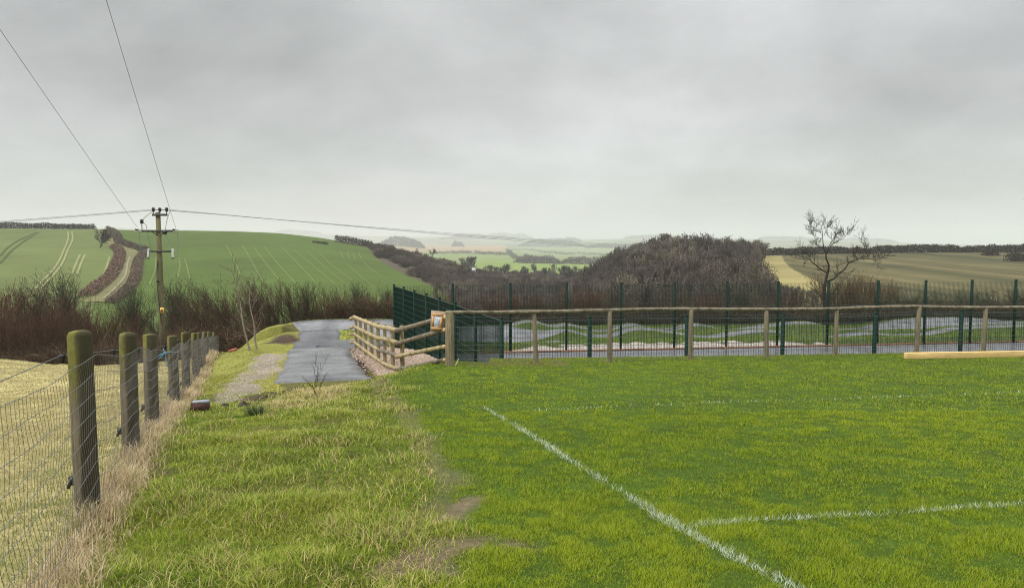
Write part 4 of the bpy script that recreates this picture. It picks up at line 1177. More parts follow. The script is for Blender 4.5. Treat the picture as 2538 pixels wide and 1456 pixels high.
for k, (c0, c1, Y, h, lab) in enumerate([(1120, 1210, 4400, 14, 'faint skyline trees above the middle of the brown field'), (1205, 1320, 4300, 22, 'faint flat-topped skyline wood in the middle of the far ridge'),
                                         (1545, 1680, 3300, 14, 'faint skyline trees just left of the wooded knoll top'), (1880, 2010, 3320, 12, 'faint skyline hedge right of the knoll, left of the lone tree'), (2080, 2220, 3320, 12, 'faint skyline hedge right of the lone tree'),
                                         (690, 800, 4450, 16, 'faint skyline trees over the shoulder of the green hill'), (1340, 1440, 2900, 15, 'faint hedge line below the middle of the far ridge'), (1090, 1300, 3200, 14, 'long faint hedge across the far slope above the brown field')]):
    leafy_strip('skyline_wood', [tuple(fpt(c, Y * 1.6)[:2]) for c in np.linspace(c0, c1, 4)], 64, h * 1.6, 2500, FH, lab, 30 + k, 12, 'far wood', 'woods on the hazy skyline')

WTM = {}
def far_tree(c, Y, top, label, col, seed, kind=0, rz=0.0, wide=1.0, group='bare trees in the valley', name='bare_tree'):
    p = fpt(c, Y); h = P(c, top, Y)[2] - p[2]
    lean = (-0.12, 0) if kind == 0 else (0, 0)
    S = far_tree_segs(seed, h, 0.55 if kind == 0 else 0.5, 3, 1 if kind == 0 else 4, 0.006 * h, 0.5, lean, (2, 3, 2), 0.5)
    S[:, [2, 5]] *= 1.15; S = rounded(S, h, 0.6)
    S[:, [0, 1, 3, 4]] *= wide
    root = thing(name, label, 'tree', (p[0], p[1], p[2] - 0.1), group, rz)
    m = S[:, 6] >= np.sort(S[:, 6])[-14]
    link('trunk', plant_mesh('trunk', S[m], col, 0.1, seed), root)
    link('crown', plant_mesh('crown', S[~m], np.array(col) * 1.1, 0.2, seed), root)
    return root


VT = [(1163, 420, 632, 'large rounded bare tree standing alone above the white hut', (0.075, 0.07, 0.052), 71, 1, 1.25),
      (1142, 430, 637, 'thin upright bare tree just left of the large rounded one', (0.10, 0.095, 0.075), 72, 0, 0.8),
      (1063, 300, 611, 'small crooked bare tree on the spur, right of its twin', (0.11, 0.085, 0.07), 73, 0, 1.0), (1043, 305, 612, 'small bare tree on the spur, left of its twin', (0.11, 0.085, 0.07), 74, 0, 1.1),
      (1215, 400, 655, 'low bushy tree in the valley right of the pale track', (0.08, 0.072, 0.055), 75, 1, 1.3), (1235, 395, 658, 'low bushy tree second right of the pale track', (0.08, 0.07, 0.055), 76, 1, 1.3),
      (1257, 340, 652, 'dark dense tree at the middle of the valley gap', (0.05, 0.05, 0.038), 77, 1, 1.1), (1293, 360, 657, 'dark rounded tree right of the densest valley tree', (0.06, 0.058, 0.045), 78, 1, 1.2),
      (1328, 330, 648, 'tall pale bare tree at the right of the valley gap', (0.13, 0.12, 0.095), 79, 0, 1.1), (1353, 335, 660, 'dark evergreen-looking tree beside the tall pale one', (0.04, 0.05, 0.034), 80, 1, 0.9),
      (1375, 330, 652, 'pale bare tree third from the left edge of the knoll', (0.12, 0.112, 0.09), 81, 0, 1.1), (1398, 320, 655, 'greenish ivy-clad tree second from the left edge of the knoll', (0.085, 0.095, 0.062), 82, 1, 1.0),
      (1420, 310, 656, 'greenish ivy-clad tree right at the left edge of the knoll', (0.09, 0.095, 0.066), 83, 1, 1.0)]
for c, Y, top, lab, col, sd, kd, wd in VT: far_tree(c, Y, top, lab, col, sd, kd, 0.3 * sd, wd)
far_tree(1880, 235, 596, 'airy wind-shaped tree on the skyline at the right end of the knoll', (0.10, 0.09, 0.065), 90, 1, 0.4, 1.7, 'trees on top of the knoll')
far_tree(1832, 232, 594, 'dome-shaped tree on the skyline second from the right end of the knoll', (0.085, 0.078, 0.055), 91, 1, 1.2, 1.3, 'trees on top of the knoll')
for k, (c, t, lab) in enumerate([(1640, 598, 'leftmost large tree crowning the knoll'), (1668, 591, 'large tree left of the tallest one on the knoll'), (1700, 587, 'tallest tree crowning the knoll'), (1742, 592, 'broad tree right of the tallest one on the knoll'), (1785, 591, 'tree right of the gap on the knoll top')]):
    far_tree(c, 226, t, lab, (0.06, 0.052, 0.04), 92 + k, 1, 0.7 * k, 1.2, 'trees on top of the knoll')
far_tree(1868, 105, 640, 'pale fan-shaped shrub tree at the edge of the yellow stubble', (0.17, 0.145, 0.098), 101, 1, 0.2, 1.2, 'trees along the yellow strip')
far_tree(248, 238, 564, 'windswept bare tree on the left hedge of the lane near the crest', (0.075, 0.062, 0.048), 102, 1, 0.6, 1.3, 'trees of the farm lane')
far_tree(272, 318, 558, 'small dark tree where the lane crosses the crest', (0.055, 0.05, 0.035), 103, 1, 0.2, 1.2, 'trees of the farm lane')

# small white hut, leaning pole and pale track down in the valley
g0 = fpt(1174, 262); zc = P(1174, 664, 262)[2]; hs_ = (zc - g0[2]) / 1.75
hut = thing('white_hut', 'tiny white hut among the brown valley scrub', 'hut', tuple(g0)); hut.scale = (0.62, 0.62, hs_)
mb = MB(); mb.box((0, 0, 0.5), (2.2, 1.8, 1.6)); mb.build('walls', M['white'], hut)
mb = MB(); mb.add([(-1.3, -1.1, 1.32), (1.3, -1.1, 1.32), (1.3, 1.1, 1.32), (-1.3, 1.1, 1.32), (-1.0, 0, 1.75), (1.0, 0, 1.75)], [np.array([[0, 1, 5, 4], [2, 3, 4, 5], [3, 2, 1, 0]]), np.array([[1, 2, 5], [3, 0, 4]])]); mb.build('roof', M['white'], hut)
a, b = np.array(P(1151, 677, 270)), np.array(P(1166, 662, 270))
mb = MB(); mb.tube([a - a, (b - a) * 0.5, b - a], [0.16, 0.15, 0.12], 6, col=(0.6, 0.58, 0.5))
mb.build('fallen_trunk', M['twig'], loc=tuple(a), label='pale bare trunk leaning diagonally out of the valley scrub', cat='fallen trunk')

# ---------------------------------------------------------------- utility pole and its lines
YP = 37.6
pb = np.array(P(405, 880, YP)); pb[2] = float(hz(pb[0], pb[1]))
pt_ = np.array(P(391.5, 526, YP)); tilt = (pt_ - pb); hp = tilt[2]
pole = thing('utility_pole', 'wooden utility pole with crossarms and insulators rising from the hedge', 'utility pole', tuple(pb))


def rel(px, py, dy=0.0): return np.array(P(px, py, YP + dy)) - pb


mb = MB(); mb.tube([np.array([0, 0, -0.5]), tilt * 0.33, tilt * 0.66, tilt], [0.155, 0.145, 0.13, 0.115], 12, col=(1, 1, 1)); mb.build('post', M['pole'], pole, True)


def arm(x0, x1, y, h, dy=-0.13):
    a, b = rel(x0, y, dy), rel(x1, y, dy); m = MB(); m.box((a + b) / 2, (np.linalg.norm(b - a), 0.09, h)); return m


a1 = arm(377.5, 414.5, 532.2, 0.11).build('crossarm', M['iron'], pole)
a2 = arm(350, 436, 572, 0.10)
for s0, s1 in (((375, 573), (392, 583)), ((415, 573), (398, 582))): a2.tube([rel(*s0, -0.13), rel(*s1, -0.13)], 0.025, 5)
a2.build('crossarm', M['iron'], pole)
arm(366, 428, 622.5, 0.085).build('crossarm', M['iron'], pole)
pins = [(380, 520.5), (396, 521), (413, 520.5)]
for (x, y), ys in zip(pins, (530, 527, 530)):
    m = MB(); c = rel(x, y, -0.13); m.lathe([(0.0, 0.14), (0.05, 0.13), (0.085, 0.08), (0.06, 0.04), (0.085, 0.0), (0.05, -0.08), (0.0, -0.08)], 10, c)
    o = m.build('insulator', M['black'], pole, True)
    m = MB(); m.tube([c, rel(x, ys, -0.13)], 0.022, 5); m.build('pin', M['iron'], o)
m = MB(); c = rel(351.5, 549, -0.13); m.lathe([(0.0, 0.12), (0.07, 0.11), (0.10, 0.05), (0.06, 0.02), (0.10, -0.03), (0.07, -0.1), (0, -0.1)], 10, c); o = m.build('insulator', M['black'], pole, True)
m = MB(); m.tube([c, rel(352, 571, -0.13)], 0.02, 5); m.build('pin', M['iron'], o)
m = MB(); m.lathe([(0, 0.1), (0.1, 0.08), (0.13, 0.0), (0.1, -0.08), (0, -0.1)], 10, rel(408, 575.5, -0.2)); m.build('insulator', M['black'], pole, True)
for x in (345, 437):
    m = MB(); c = rel(x, 571, -0.35)
    for k in range(3): m.tube([c + np.array([0, -0.09 * k, 0.02 * k]), c + np.array([0, -0.09 * k - 0.03, 0.02 * k])], 0.13 - 0.015 * k, 10)
    o = m.build('strain_insulator', M['glass'], pole, True)
    m = MB(); m.tube([c + np.array([0, 0.22, 0]), c + np.array([0, -0.35, 0.05])], 0.045, 6); m.build('clamp', M['black'], o)
for x in (367.5, 428):
    for dx in (-1.2, 1.2):
        m = MB(); a_, b_ = rel(x + dx, 616, -0.16), rel(x + dx, 637, -0.16)
        n_ = 10; m.tube([a_ + (b_ - a_) * t for t in np.linspace(0, 1, 2 * n_)], [0.022 + 0.013 * (k % 2) for k in range(2 * n_)], 7); m.build('fuse_insulator', M['glass'], pole, True)
    m = MB(); m.box(rel(x, 639.5, -0.16), (0.11, 0.06, 0.06)); m.build('fuse_foot', M['iron'], pole)
for pts in ([(377, 524), (362, 536), (353, 545)], [(354, 549), (363, 560), (365, 580), (372, 605), (374, 618), (368, 637)], [(346, 575), (347, 600), (351, 622), (366, 616)], [(421, 523), (414, 545), (409, 572)], [(410, 580), (420, 600), (428, 614)], [(439, 575), (441, 600), (440, 622), (436, 636), (428, 638)]):
    m = MB(); m.tube(catmull([rel(x, y, -0.2) for x, y in pts], 5), 0.014, 5); m.build('jumper_wire', M['cable'], pole, True)
m = MB(); m.tube(catmull([rel(391, 645, -0.14), rel(389, 680, -0.16), rel(391, 720, -0.17), rel(400, 800, -0.17)], 6), 0.02, 5); o = m.build('down_cable', M['black'], pole, True)
m = MB(); m.tube([rel(390.5, 694, -0.17), rel(390.5, 699, -0.17)], 0.06, 8); m.build('cable_joint', M['black'], o)
m = MB(); cpl = rel(401.3, 769, -0.17); m.box(cpl, (0.22, 0.015, 0.30)); pl_ = m.build('warning_plate', M['yellow'], pole)
m = MB(); m.add(cpl + np.array([(-0.075, -0.011, -0.03), (0.075, -0.011, -0.03), (0, -0.011, 0.10), (-0.075, -0.009, -0.03), (0.075, -0.009, -0.03), (0, -0.009, 0.10)]), [np.array([[0, 1, 2], [5, 4, 3]]), np.array([[0, 3, 4, 1], [1, 4, 5, 2], [2, 5, 3, 0]])])
m.box(cpl + np.array([0, -0.0095, -0.085]), (0.15, 0.004, 0.02)); m.build('warning_mark', M['black'], pl_)


def line(a, b, sag, r0, r1, label, group, n=30):
    a = np.array(a); b = np.array(b); t = np.linspace(0, 1, n)
    p = a + (b - a) * t[:, None]; p[:, 2] -= sag * 4 * t * (1 - t)
    m = MB(); m.tube(p - a, np.linspace(r0, r1, n), 5)
    m.build('overhead_line', M['cable'], loc=tuple(a), label=label, cat='power line', group=group)


for k, ((x, y), nm) in enumerate(zip(pins, ('left-hand', 'middle', 'right-hand'))):
    a = P(x, y - 2, YP - 0.13)
    line(a, P(-900, 598 + 4 * k, 64 + 3 * k), 0.2, 0.008, 0.011, 'thin wire running left from the %s insulator on the pole top' % nm, 'lines going left from the pole')
    line(a, P(1780, 607 + 6 * k, 330), 1.2, 0.009, 0.045, 'thin wire running right over the valley from the %s insulator' % nm, 'lines going right from the pole')
for (x, y), (ex, ey, EY), nm in (((345, 570), (0, 68, 16.0), 'left-hand'), ((437, 570), (265, 0, 14.8), 'right-hand')):
    a = np.array(P(x, y, YP - 0.6)); b = np.array(P(ex, ey, EY)); c = a + (b - a) * 1.75
    line(a, c, 0.05, 0.0075, 0.005, 'wire sloping up over the viewer from the %s strain insulator' % nm, 'lines coming overhead from the pole')

#%%PART3
# ---------------------------------------------------------------- stock fence on the left: posts, wire netting, top wire
FDIR = np.array([-0.375, 1.0, 0]) / math.hypot(0.375, 1.0)
FNRM = np.array([FDIR[1], -FDIR[0], 0])                    # towards the playing field


def fY(c): return 1921.0 / (583.0 - c)


fposts = [(194, 819, 0.078), (308, 824, 0.078), (364, 828, 0.077), (423, 832, 0.078), (452.5, 823, 0.078), (476, 825, 0.075), (488, 823.5, 0.072), (501, 822, 0.076), (514.5, 822, 0.076), (527, 823.5, 0.075), (534.5, 823, 0.075)]
fence = thing('stock_fence', 'stock fence of thick mossy round posts and slack wire netting on the left', 'fence', (fence_x(5), 5, float(hz(fence_x(5), 5))))
fo = np.array(fence.location)
tops = []
for k, (c, top, r) in enumerate(fposts):
    Y = fY(c); X = fence_x(Y); zb = float(hz(X, Y)) - 0.12; zt = P(c, top, Y)[2]; tops.append((Y, zt))
    h = zt - zb
    m = MB()
    ch = 0.035 if k in (0, 1, 4) else 0.012
    m.lathe([(r * 1.03, 0), (r * 1.02, h * 0.3), (r * 1.0, h * 0.7), (r * 0.99, h - ch), (r * 0.86, h - ch * 0.25), (r * 0.5, h), (0.0, h + 0.002)], 20, wob=0.035, seed=k)
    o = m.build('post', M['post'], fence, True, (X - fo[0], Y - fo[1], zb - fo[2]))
    o.rotation_euler = (random.uniform(-.012, .012), random.uniform(-.012, .012), random.uniform(-.3, .2))
    if k < 5:
        m = MB(); q_ = np.array([X, Y, zt - 0.17]) - FNRM * 0.09 - np.array([0.03, 0, 0]) - fo
        m.tube([q_ + np.array([0.02, 0, 0]), q_ - np.array([0.02, 0, 0])], 0.015, 7); m.box(q_ + np.array([0.0, 0, -0.02]), (0.02, 0.02, 0.05)); m.build('insulator', M['black'], fence)
        m = MB(); q_ = np.array([X, Y, zb + 0.35]) - FNRM * 0.085 - fo; m.box(q_, (0.035, 0.035, 0.06)); m.tube([q_ + np.array([0, 0, 0.02]), q_ + np.array([-0.02, -0.02, -0.05])], 0.012, 5); m.build('insulator', M['black'], fence)
tY = np.array([2.6] + [a for a, _ in tops] + [44.0]); tZ = np.array([tops[0][1] + (5 - 2.6) * 0.06 + 0.05] + [b for _, b in tops] + [tops[-1][1] - 0.55])
YY = np.arange(1.2, 40.2, 0.062)
SX = np.concatenate([YY]); NV = len(YY)
NH = 10
zg = hz(fence_x(YY), YY) + 0.02
ztop = np.interp(YY, tY, tZ)
postY = tY[1:-1]
# slack between the posts
nearest = np.min(np.abs(YY[:, None] - postY[None]), axis=1)
sag = np.clip(nearest, 0, 1.2) * 0.05
drop = np.where(YY < 10.5, 0.165, 0.13)
top_h = ztop - drop - sag - zg
rows_h = np.linspace(0, 1, NH)[None] * top_h[:, None]
wobk = np.stack([vnoise(YY * 2.1, YY * 0 + 3.7 * i, i) for i in range(NH)], 1)
shear = (0.10 * np.maximum(0, rows_h / top_h[:, None] - 0.72) / 0.28) * (vnoise(YY * 0.55, YY * 0, 5)[:, None] * 2.6 + 0.5)
loosew = np.where((YY > 2) & (YY < 14), 1.0, 0.45)[:, None]
along = (wobk * 0.055 + np.stack([vnoise(YY * 0.8 + 5, YY * 0 + 1.3 * i, 3) for i in range(NH)], 1) * 0.09 * np.linspace(0.2, 1, NH)[None] + shear) * loosew
outw = 0.088 + 0.02 * wobk + 0.03 * np.clip(nearest, 0, 1)[:, None] * vnoise(YY * 0.7, YY * 0, 2)[:, None]
B = np.stack([fence_x(YY), YY, zg], 1)
NP = B[:, None] + along[..., None] * FDIR + outw[..., None] * FNRM
NP[..., 2] = zg[:, None] + rows_h + 0.012 * np.stack([vnoise(YY * 3.1, YY * 0 + 2.1 * i, i + 2) for i in range(NH)], 1)
NP -= fo
m = MB()
rv = 0.0011 + 0.00004 * YY
S = []
for i in range(NH - 1):
    a, b = NP[:, i], NP[:, i + 1]; mid_ = (a + b) / 2 + (FDIR * 0.01) * vnoise(YY * 4, YY * 0 + i * 9.0, i)[:, None]
    S += [np.hstack([a, mid_, rv[:, None], rv[:, None]]), np.hstack([mid_, b, rv[:, None], rv[:, None]])]
m.segs(np.vstack(S), 3); m.build('netting_uprights', M['rustwire'], fence, kind='stuff')
m = MB()
for i in range(NH):
    a, b = NP[:-1, i].copy(), NP[1:, i].copy()
    c = (a + b) / 2; c[:, 2] -= 0.006
    rr = (0.0017 + 0.00005 * YY[:-1])[:, None]
    m.segs(np.vstack([np.hstack([a, c, rr, rr]), np.hstack([c, b, rr, rr])]), 3)
m.build('netting_strands', M['steel'], fence)
m = MB()
pp = [np.array([fence_x(y), y, np.interp(y, tY, tZ) - 0.165]) - FNRM * 0.10 - np.array([0.03, 0, 0]) - fo for y in np.r_[1.2, postY]]
m.tube(np.array(pp), 0.003, 5); m.build('top_wire', M['steel'], fence)
# blue twine knotted round the fourth post
Y4 = fY(423); p4 = np.array([fence_x(Y4), Y4, 0]); zt4 = P(423, 832, Y4)[2]
R = np.random.default_rng(3); m = MB()
k0 = np.array(P(409, 874, Y4 - 0.15))
for dx, dz, n in ((-0.17, -0.07, 4), (0.02, -0.22, 3), (-0.03, 0.06, 3), (-0.10, -0.10, 3)):
    for k in range(n):
        t = np.linspace(0, 1, 6)[:, None]
        q_ = k0 + t * np.array([dx, R.uniform(-.02, .02), dz]) + R.normal(0, 0.010, (6, 3)) * t
        m.tube(q_ - k0, 0.005, 4)
th = np.linspace(0, 6.28, 14); m.tube(np.stack([p4[0] + 0.09 * np.cos(th) - k0[0], p4[1] + 0.09 * np.sin(th) - k0[1], 0.01 * np.sin(3 * th)], 1), 0.005, 4)
m.tube([(-0.02, 0, 0), (0.015, 0, 0.01), (0.02, 0, -0.02)], 0.016, 6)
m.build('baler_twine', M['twine'], loc=tuple(k0), label='frayed bright blue twine tied round the fourth mossy post', cat='twine')

# ---------------------------------------------------------------- wooden spectator fence with top rail and netting
WD = 0.2515


def wline(c):
    k = (c - CX) / F; Y = 15.2
    for _ in range(30):
        X = k * Y * 1.005; Y = 15.2 + WD * (X + 1.28)
    return X, Y


wposts = [(1115, 772, 907, .098), (1330, 776, 905, .058), (1512, 770, 899, .058), (1712, 767, 894, .06), (1903, 769, 889, .058), (2073, 768, 886, .055), (2274, 761, 879, .062), (2440, 764, 875, .06), (2640, 764, 872, .06), (2860, 764, 870, .06)]
x0, y0 = wline(1115); wf = thing('rail_fence', 'weathered wooden fence with half-round top rail and wire netting edging the pitch', 'fence', (x0, y0, float(hz(x0, y0))))
wo = np.array(wf.location); tl = []
for k, (c, top, bot, r) in enumerate(wposts):
    X, Y = wline(c); zb = float(hz(X, Y)) - 0.15; zt = P(c, top, Y)[2]; h = zt - zb; tl.append(np.array([X, Y, zt]))
    m = MB(); r *= 1.0 if k == 0 else 0.88; m.lathe([(r, 0), (r * 0.98, h * 0.5), (r * 0.93, h - 0.01), (r * 0.8, h), (0, h)], 14, wob=0.05, seed=50 + k)
    o = m.build('post', M['oldpost'] if k == 0 else M['slimpost'], wf, True, (X - wo[0], Y - wo[1], zb - wo[2]))
    o.rotation_euler = (random.uniform(-.015, .015), (random.uniform(-.03, .03) if k else 0.0) + (0.035 if k in (1, 4) else 0), random.uniform(0, 6.28))
rt = [np.array(P(c, y, wline(c)[1])) for c, y in ((1104, 774), (1512, 768.5), (1732, 765.5), (2073, 764.5), (2274, 759), (2480, 761.5), (2640, 762), (2900, 762))]
for k in range(len(rt) - 1):
    a, b = rt[k] - wo, rt[k + 1] - wo; n_ = 14
    q_ = np.array([a + (b - a) * t for t in np.linspace(0.002, 0.998, n_)]); q_[:, 2] += 0.01 * np.sin(np.linspace(0, 3.14, n_)) * (1 if k % 2 else -1)
    m = MB(); m.tube(q_, 0.040 + 0.003 * np.sin(np.arange(n_) * 1.3 + k), 12); m.build('top_rail', M['railgrey'], wf, True)
xs = np.arange(-1.28, 24, 0.15); ys = 15.2 + WD * (xs + 1.28) - 0.075
zt_ = np.interp(xs, [t[0] for t in tl], [t[2] for t in tl]) - 0.03; zb_ = hz(xs, ys)
hs = [0.04, 0.13, 0.22, 0.31, 0.41, 0.52, 0.64, 0.77, 0.90, 0.97]
m = MB()
for i, hh in enumerate(hs):
    z = zb_ + hh * (zt_ - zb_) * 0.97 + 0.006 * vnoise(xs * 1.7, xs * 0 + i, i)
    q_ = np.stack([xs, ys, z], 1) - wo; m.tube(q_, 0.0019, 4)
m.build('netting_strands', M['steel'], wf)
m = MB(); p0 = np.stack([xs, ys, zb_ + 0.03], 1) - wo; p1 = np.stack([xs + 0.01, ys, zb_ + 0.86 * (zt_ - zb_)], 1) - wo
m.segs(np.hstack([p0, p1, np.full((len(xs), 2), 0.0016)]), 3); m.build('netting_uprights', M['rustwire'], wf, kind='stuff')

# ---------------------------------------------------------------- round rail fence beside the path
def rl(c):
    k = (c - CX) / F; Y = 3.8865 / (0.385 + k); return np.array([-2.62 - 0.385 * (Y - 16.9), Y])


g0 = rl(987.5); rf = thing('round_rail_fence', 'pale round four-rail fence angling along the asphalt path', 'fence', (g0[0], g0[1], float(hz(*g0))))
ro = np.array(rf.location)
for k, (c, top, r) in enumerate([(987.5, 806, .052), (964, 806, .05), (944, 803, .046), (928.5, 797, .05), (911.6, 794, .054), (897.6, 790, .046), (885, 787, .05), (874.5, 788, .044)]):
    X, Y = rl(c); X += 0.07; zb = float(hz(X, Y)) - 0.2; zt = P(c, top, Y)[2]; h = zt - zb
    m = MB(); m.lathe([(r * 1.05, 0), (r, h * 0.5), (r * 0.95, h - 0.006), (r * 0.9, h), (0, h + 0.001)], 14, wob=0.04, seed=80 + k)
    o = m.build('post', M['railpost'], rf, True, (X - ro[0], Y - ro[1], zb - ro[2])); o.rotation_euler = (0, random.uniform(-.02, .02), random.uniform(0, 6))


def rail(pts, r, name='rail', mt='rail', ends=(False, False), seed=0):
    """pts: (column, row, distance)"""
    q_ = catmull([np.array(P(*p)) - ro for p in pts], 6) if len(pts) > 2 else np.array([np.array(P(*pts[0])) - ro + t * (np.array(P(*pts[1])) - np.array(P(*pts[0]))) for t in np.linspace(0, 1, 12)])
    R = np.random.default_rng(seed); rr = r * (1 + 0.04 * np.sin(np.arange(len(q_)) * 0.9 + seed) + R.normal(0, 0.02, len(q_)))
    m = MB(); m.tube(q_, rr, 14); o = m.build(name, M[mt], rf, True)
    if ends[1]:
        d = norm(q_[-1] - q_[-2]); m = MB(); m.tube([q_[-1] - d * 0.004, q_[-1] + d * 0.006], r * 0.985, 14); m.build('cut_end', M['cutend'], o)
    return o


RY = [(812, 797), (834, 0), (0, 0)]
rows_ = [((988, 818), (1104, 785.5), (934, 808), (877, 784.5)), ((988, 850), (1102, 817.5), (936, 837), (877, 808)), ((988, 882), (1101, 858.5), (937, 866.5), (877, 826)), ((988, 914), (1101.5, 891.5), (948, 898.5), (877, 846.5))]
mats_ = ['railgrey', 'railgrey', 'rail', 'railgrey']
for k, (cn, en, jn, fn_) in enumerate(rows_):
    rr = (0.053, 0.051, 0.046, 0.043)[k]
    Yj = rl(jn[0])[1]; Yc = 16.8; Yf = rl(877)[1]
    rail([(cn[0] - 6, cn[1] + 1, Yc - 0.05), (en[0], en[1], 15.35)], rr, mt=mats_[k], ends=(0, 1), seed=k)
    rail([(jn[0] - 1, jn[1], Yj - 0.08), ((jn[0] + cn[0]) / 2, (jn[1] + cn[1]) / 2 - (0, 2, 1, -1)[k], (Yj + Yc) / 2 - 0.08), (cn[0] + 1, cn[1] + 0.5, Yc - 0.08)], rr * 1.02, mt='rail' if k != 2 else 'railgrey', ends=(0, 0), seed=10 + k)
    rail([(fn_[0], fn_[1], Yf - 0.06), ((jn[0] + fn_[0]) / 2 - 2, (jn[1] + fn_[1]) / 2 - 0.5, (Yj + Yf) / 2 - 0.5), (jn[0], jn[1] - 0.5, Yj - 0.08)], rr * 0.98, mt='rail', seed=20 + k)
    rail([(fn_[0] + 1, fn_[1] + 1, Yf - 0.03), (868.5, fn_[1] + (5, 4, 3, 2)[k], Yf + 0.35)], rr * 0.95, mt='rail', seed=30 + k)

# notice board on the rails
bc = np.array(P(1084.5, 796.5, 15.38)); ang = math.atan2(1.6, -1.27) - math.pi
sign = thing('notice_board', 'small square wooden notice board with framed paper hung on the round rails', 'notice board', tuple(bc), rz=math.radians(-9))
sign.rotation_euler = (0, math.radians(4), math.radians(-12))
m = MB(); m.box((0, 0.012, 0), (0.305, 0.022, 0.445)); m.build('board', M['board'], sign)
for c_, s_ in (((-0.005, -0.009, 0.148), (0.235, 0.02, 0.045)), ((-0.01, -0.009, -0.145), (0.23, 0.02, 0.05)), ((-0.098, -0.0085, 0.0), (0.04, 0.018, 0.245)), ((0.085, -0.0085, 0.002), (0.042, 0.018, 0.25))):
    m = MB(); m.box(c_, s_); m.build('frame_strip', M['frame'], sign)
m = MB(); m.box((-0.008, -0.004, 0), (0.14, 0.006, 0.236)); pp_ = m.build('paper', M['paper'], sign)
m = MB()
for k, (w, z, x) in enumerate([(0.09, 0.098, -0.01), (0.05, 0.078, -0.03), (0.08, 0.062, -0.018), (0.06, 0.05, -0.025), (0.085, 0.034, -0.01), (0.07, 0.018, -0.02), (0.085, 0.0, -0.01), (0.09, -0.02, -0.01), (0.095, -0.045, -0.008), (0.1, -0.056, -0.005), (0.03, -0.09, -0.055)]):
    m.box((x, -0.0085, z), (w, 0.003, 0.0045))
m.box((0.045, -0.0085, 0.035), (0.008, 0.003, 0.06)); m.build('print_lines', M['ink'], pp_)
m = MB(); m.box((0.02, -0.0085, -0.09), (0.07, 0.003, 0.018)); m.build('print_block', M['inkpink'], pp_)

# ---------------------------------------------------------------- tall green mesh fence round the games court
FH_ = 3.0
gf = thing('mesh_fence', 'tall dark green welded mesh fence round the games court', 'fence', (CA[0], CA[1], COURT_Z))
go = np.array(gf.location)
left_ = [P(c, 600, Y)[:2] for c, Y in ((975, 31.45), (999.5, 29.6), (1026, 27.6), (1055.7, 25.8), (1088.6, 23.9), (1127.7, 22.0), (1177.4, 19.75), (1242.6, 17.6))]
near_ = [(-0.25, 17.6)] + [P(c, 600, Y)[:2] for c, Y in ((1463.3, 17.68), (1706, 18.05), (1946, 18.42), (2175.7, 18.85), (2391, 19.3), (2610, 19.75), (2830, 20.2))]
far_ = [P(975, 600, 31.45)[:2]] + [P(c, 600, Y)[:2] for c, Y in ((1121.3, 31.85), (1265, 32.1), (1405, 32.5), (1541, 32.8), (1675, 33.15), (1805, 33.5), (1932, 33.8), (2057, 34.1), (2181, 34.45), (2299, 34.75), (2414, 35.05), (2523, 35.4), (2632, 35.75), (2740, 36.1))]


def mpost(p, w=0.06):
    m = MB(); m.box((0, 0, FH_ / 2 + 0.02), (w, w, FH_ + 0.1)); m.box((0, 0, FH_ + 0.08), (w + 0.012, w + 0.012, 0.02))
    for z in (0.5, 1.1, 1.7, 2.3, 2.85): m.box((0, -w / 2 - 0.006, z), (0.02, 0.012, 0.02))
    return m


pm = mpost(None, 0.075).mesh('post', M['green'])
pmf = mpost(None, 0.09).mesh('post', M['green'])


def panel(a, b, step=0.066, r=0.0031, rh=0.0038):
    a, b = np.array(a), np.array(b); d = b - a; L = np.hypot(*d); d = d / L
    n = int(L / step); s = np.linspace(0.05, L - 0.05, n)
    x = a[0] + d[0] * s - go[0]; y = a[1] + d[1] * s - go[1]
    S = [np.stack([x, y, x * 0 + 0.06, x, y, x * 0 + FH_, x * 0 + r, x * 0 + r], 1)]
    z = np.arange(0.08, FH_ + 0.01, 0.2085); off = np.array([d[1], -d[0]]) * (r + rh)
    for sg in (-1, 1):
        p0 = (a + d * 0.03 + off * sg - go[:2]); p1 = (b - d * 0.03 + off * sg - go[:2])
        S.append(np.stack([z * 0 + p0[0], z * 0 + p0[1], z, z * 0 + p1[0], z * 0 + p1[1], z, z * 0 + rh, z * 0 + rh], 1))
    m = MB(); m.segs(S[0], 4); o = m.build('mesh_panel', M['green'], gf)
    m = MB(); m.segs(np.vstack(S[1:]), 4); m.build('cross_wires', M['sky_sheen'], o)


for row, pmesh in ((left_, pm), (near_, pm), (far_, pmf)):
    for k, p in enumerate(row):
        if (row is near_ and k == 0) or (row is far_ and k == 0): continue
        d = np.subtract(row[min(k + 1, len(row) - 1)], row[max(k - 1, 0)])
        link('post', pmesh, gf, (p[0] - go[0], p[1] - go[1], 0)).rotation_euler = (0, 0, math.atan2(d[1], d[0]))
    for a, b in zip(row[:-1], row[1:]): panel(a, b, r=0.0046 if row is near_ else (0.0054 if row is far_ else 0.0068), rh=0.0026 if row is near_ else (0.0036 if row is far_ else 0.0050))

# ---------------------------------------------------------------- small things
a, b = pitch_pt(2247, 889.5), pitch_pt(2570, 883.5); a, b = np.array(a), np.array(b); d = b - a; L = np.linalg.norm(d[:2]) + 0.6; an = math.atan2(d[1], d[0])
c_ = a + np.array([math.cos(an), math.sin(an), 0]) * L / 2
m = MB(); m.box((0, 0.05, 0.012), (L, 0.10, 0.145)); o = m.build('timber_beam', M['plank'], loc=(c_[0], c_[1], (a[2] + float(hz(*(a[:2] + d[:2] / np.linalg.norm(d[:2]) * L))) ) / 2 + 0.055), label='new yellow timber beam lying on the pitch edge at the right', cat='timber beam')
o.rotation_euler = (0, 0.012, an)
bm_ = o.modifiers.new('bevel', 'BEVEL'); bm_.width = 0.006; bm_.segments = 2

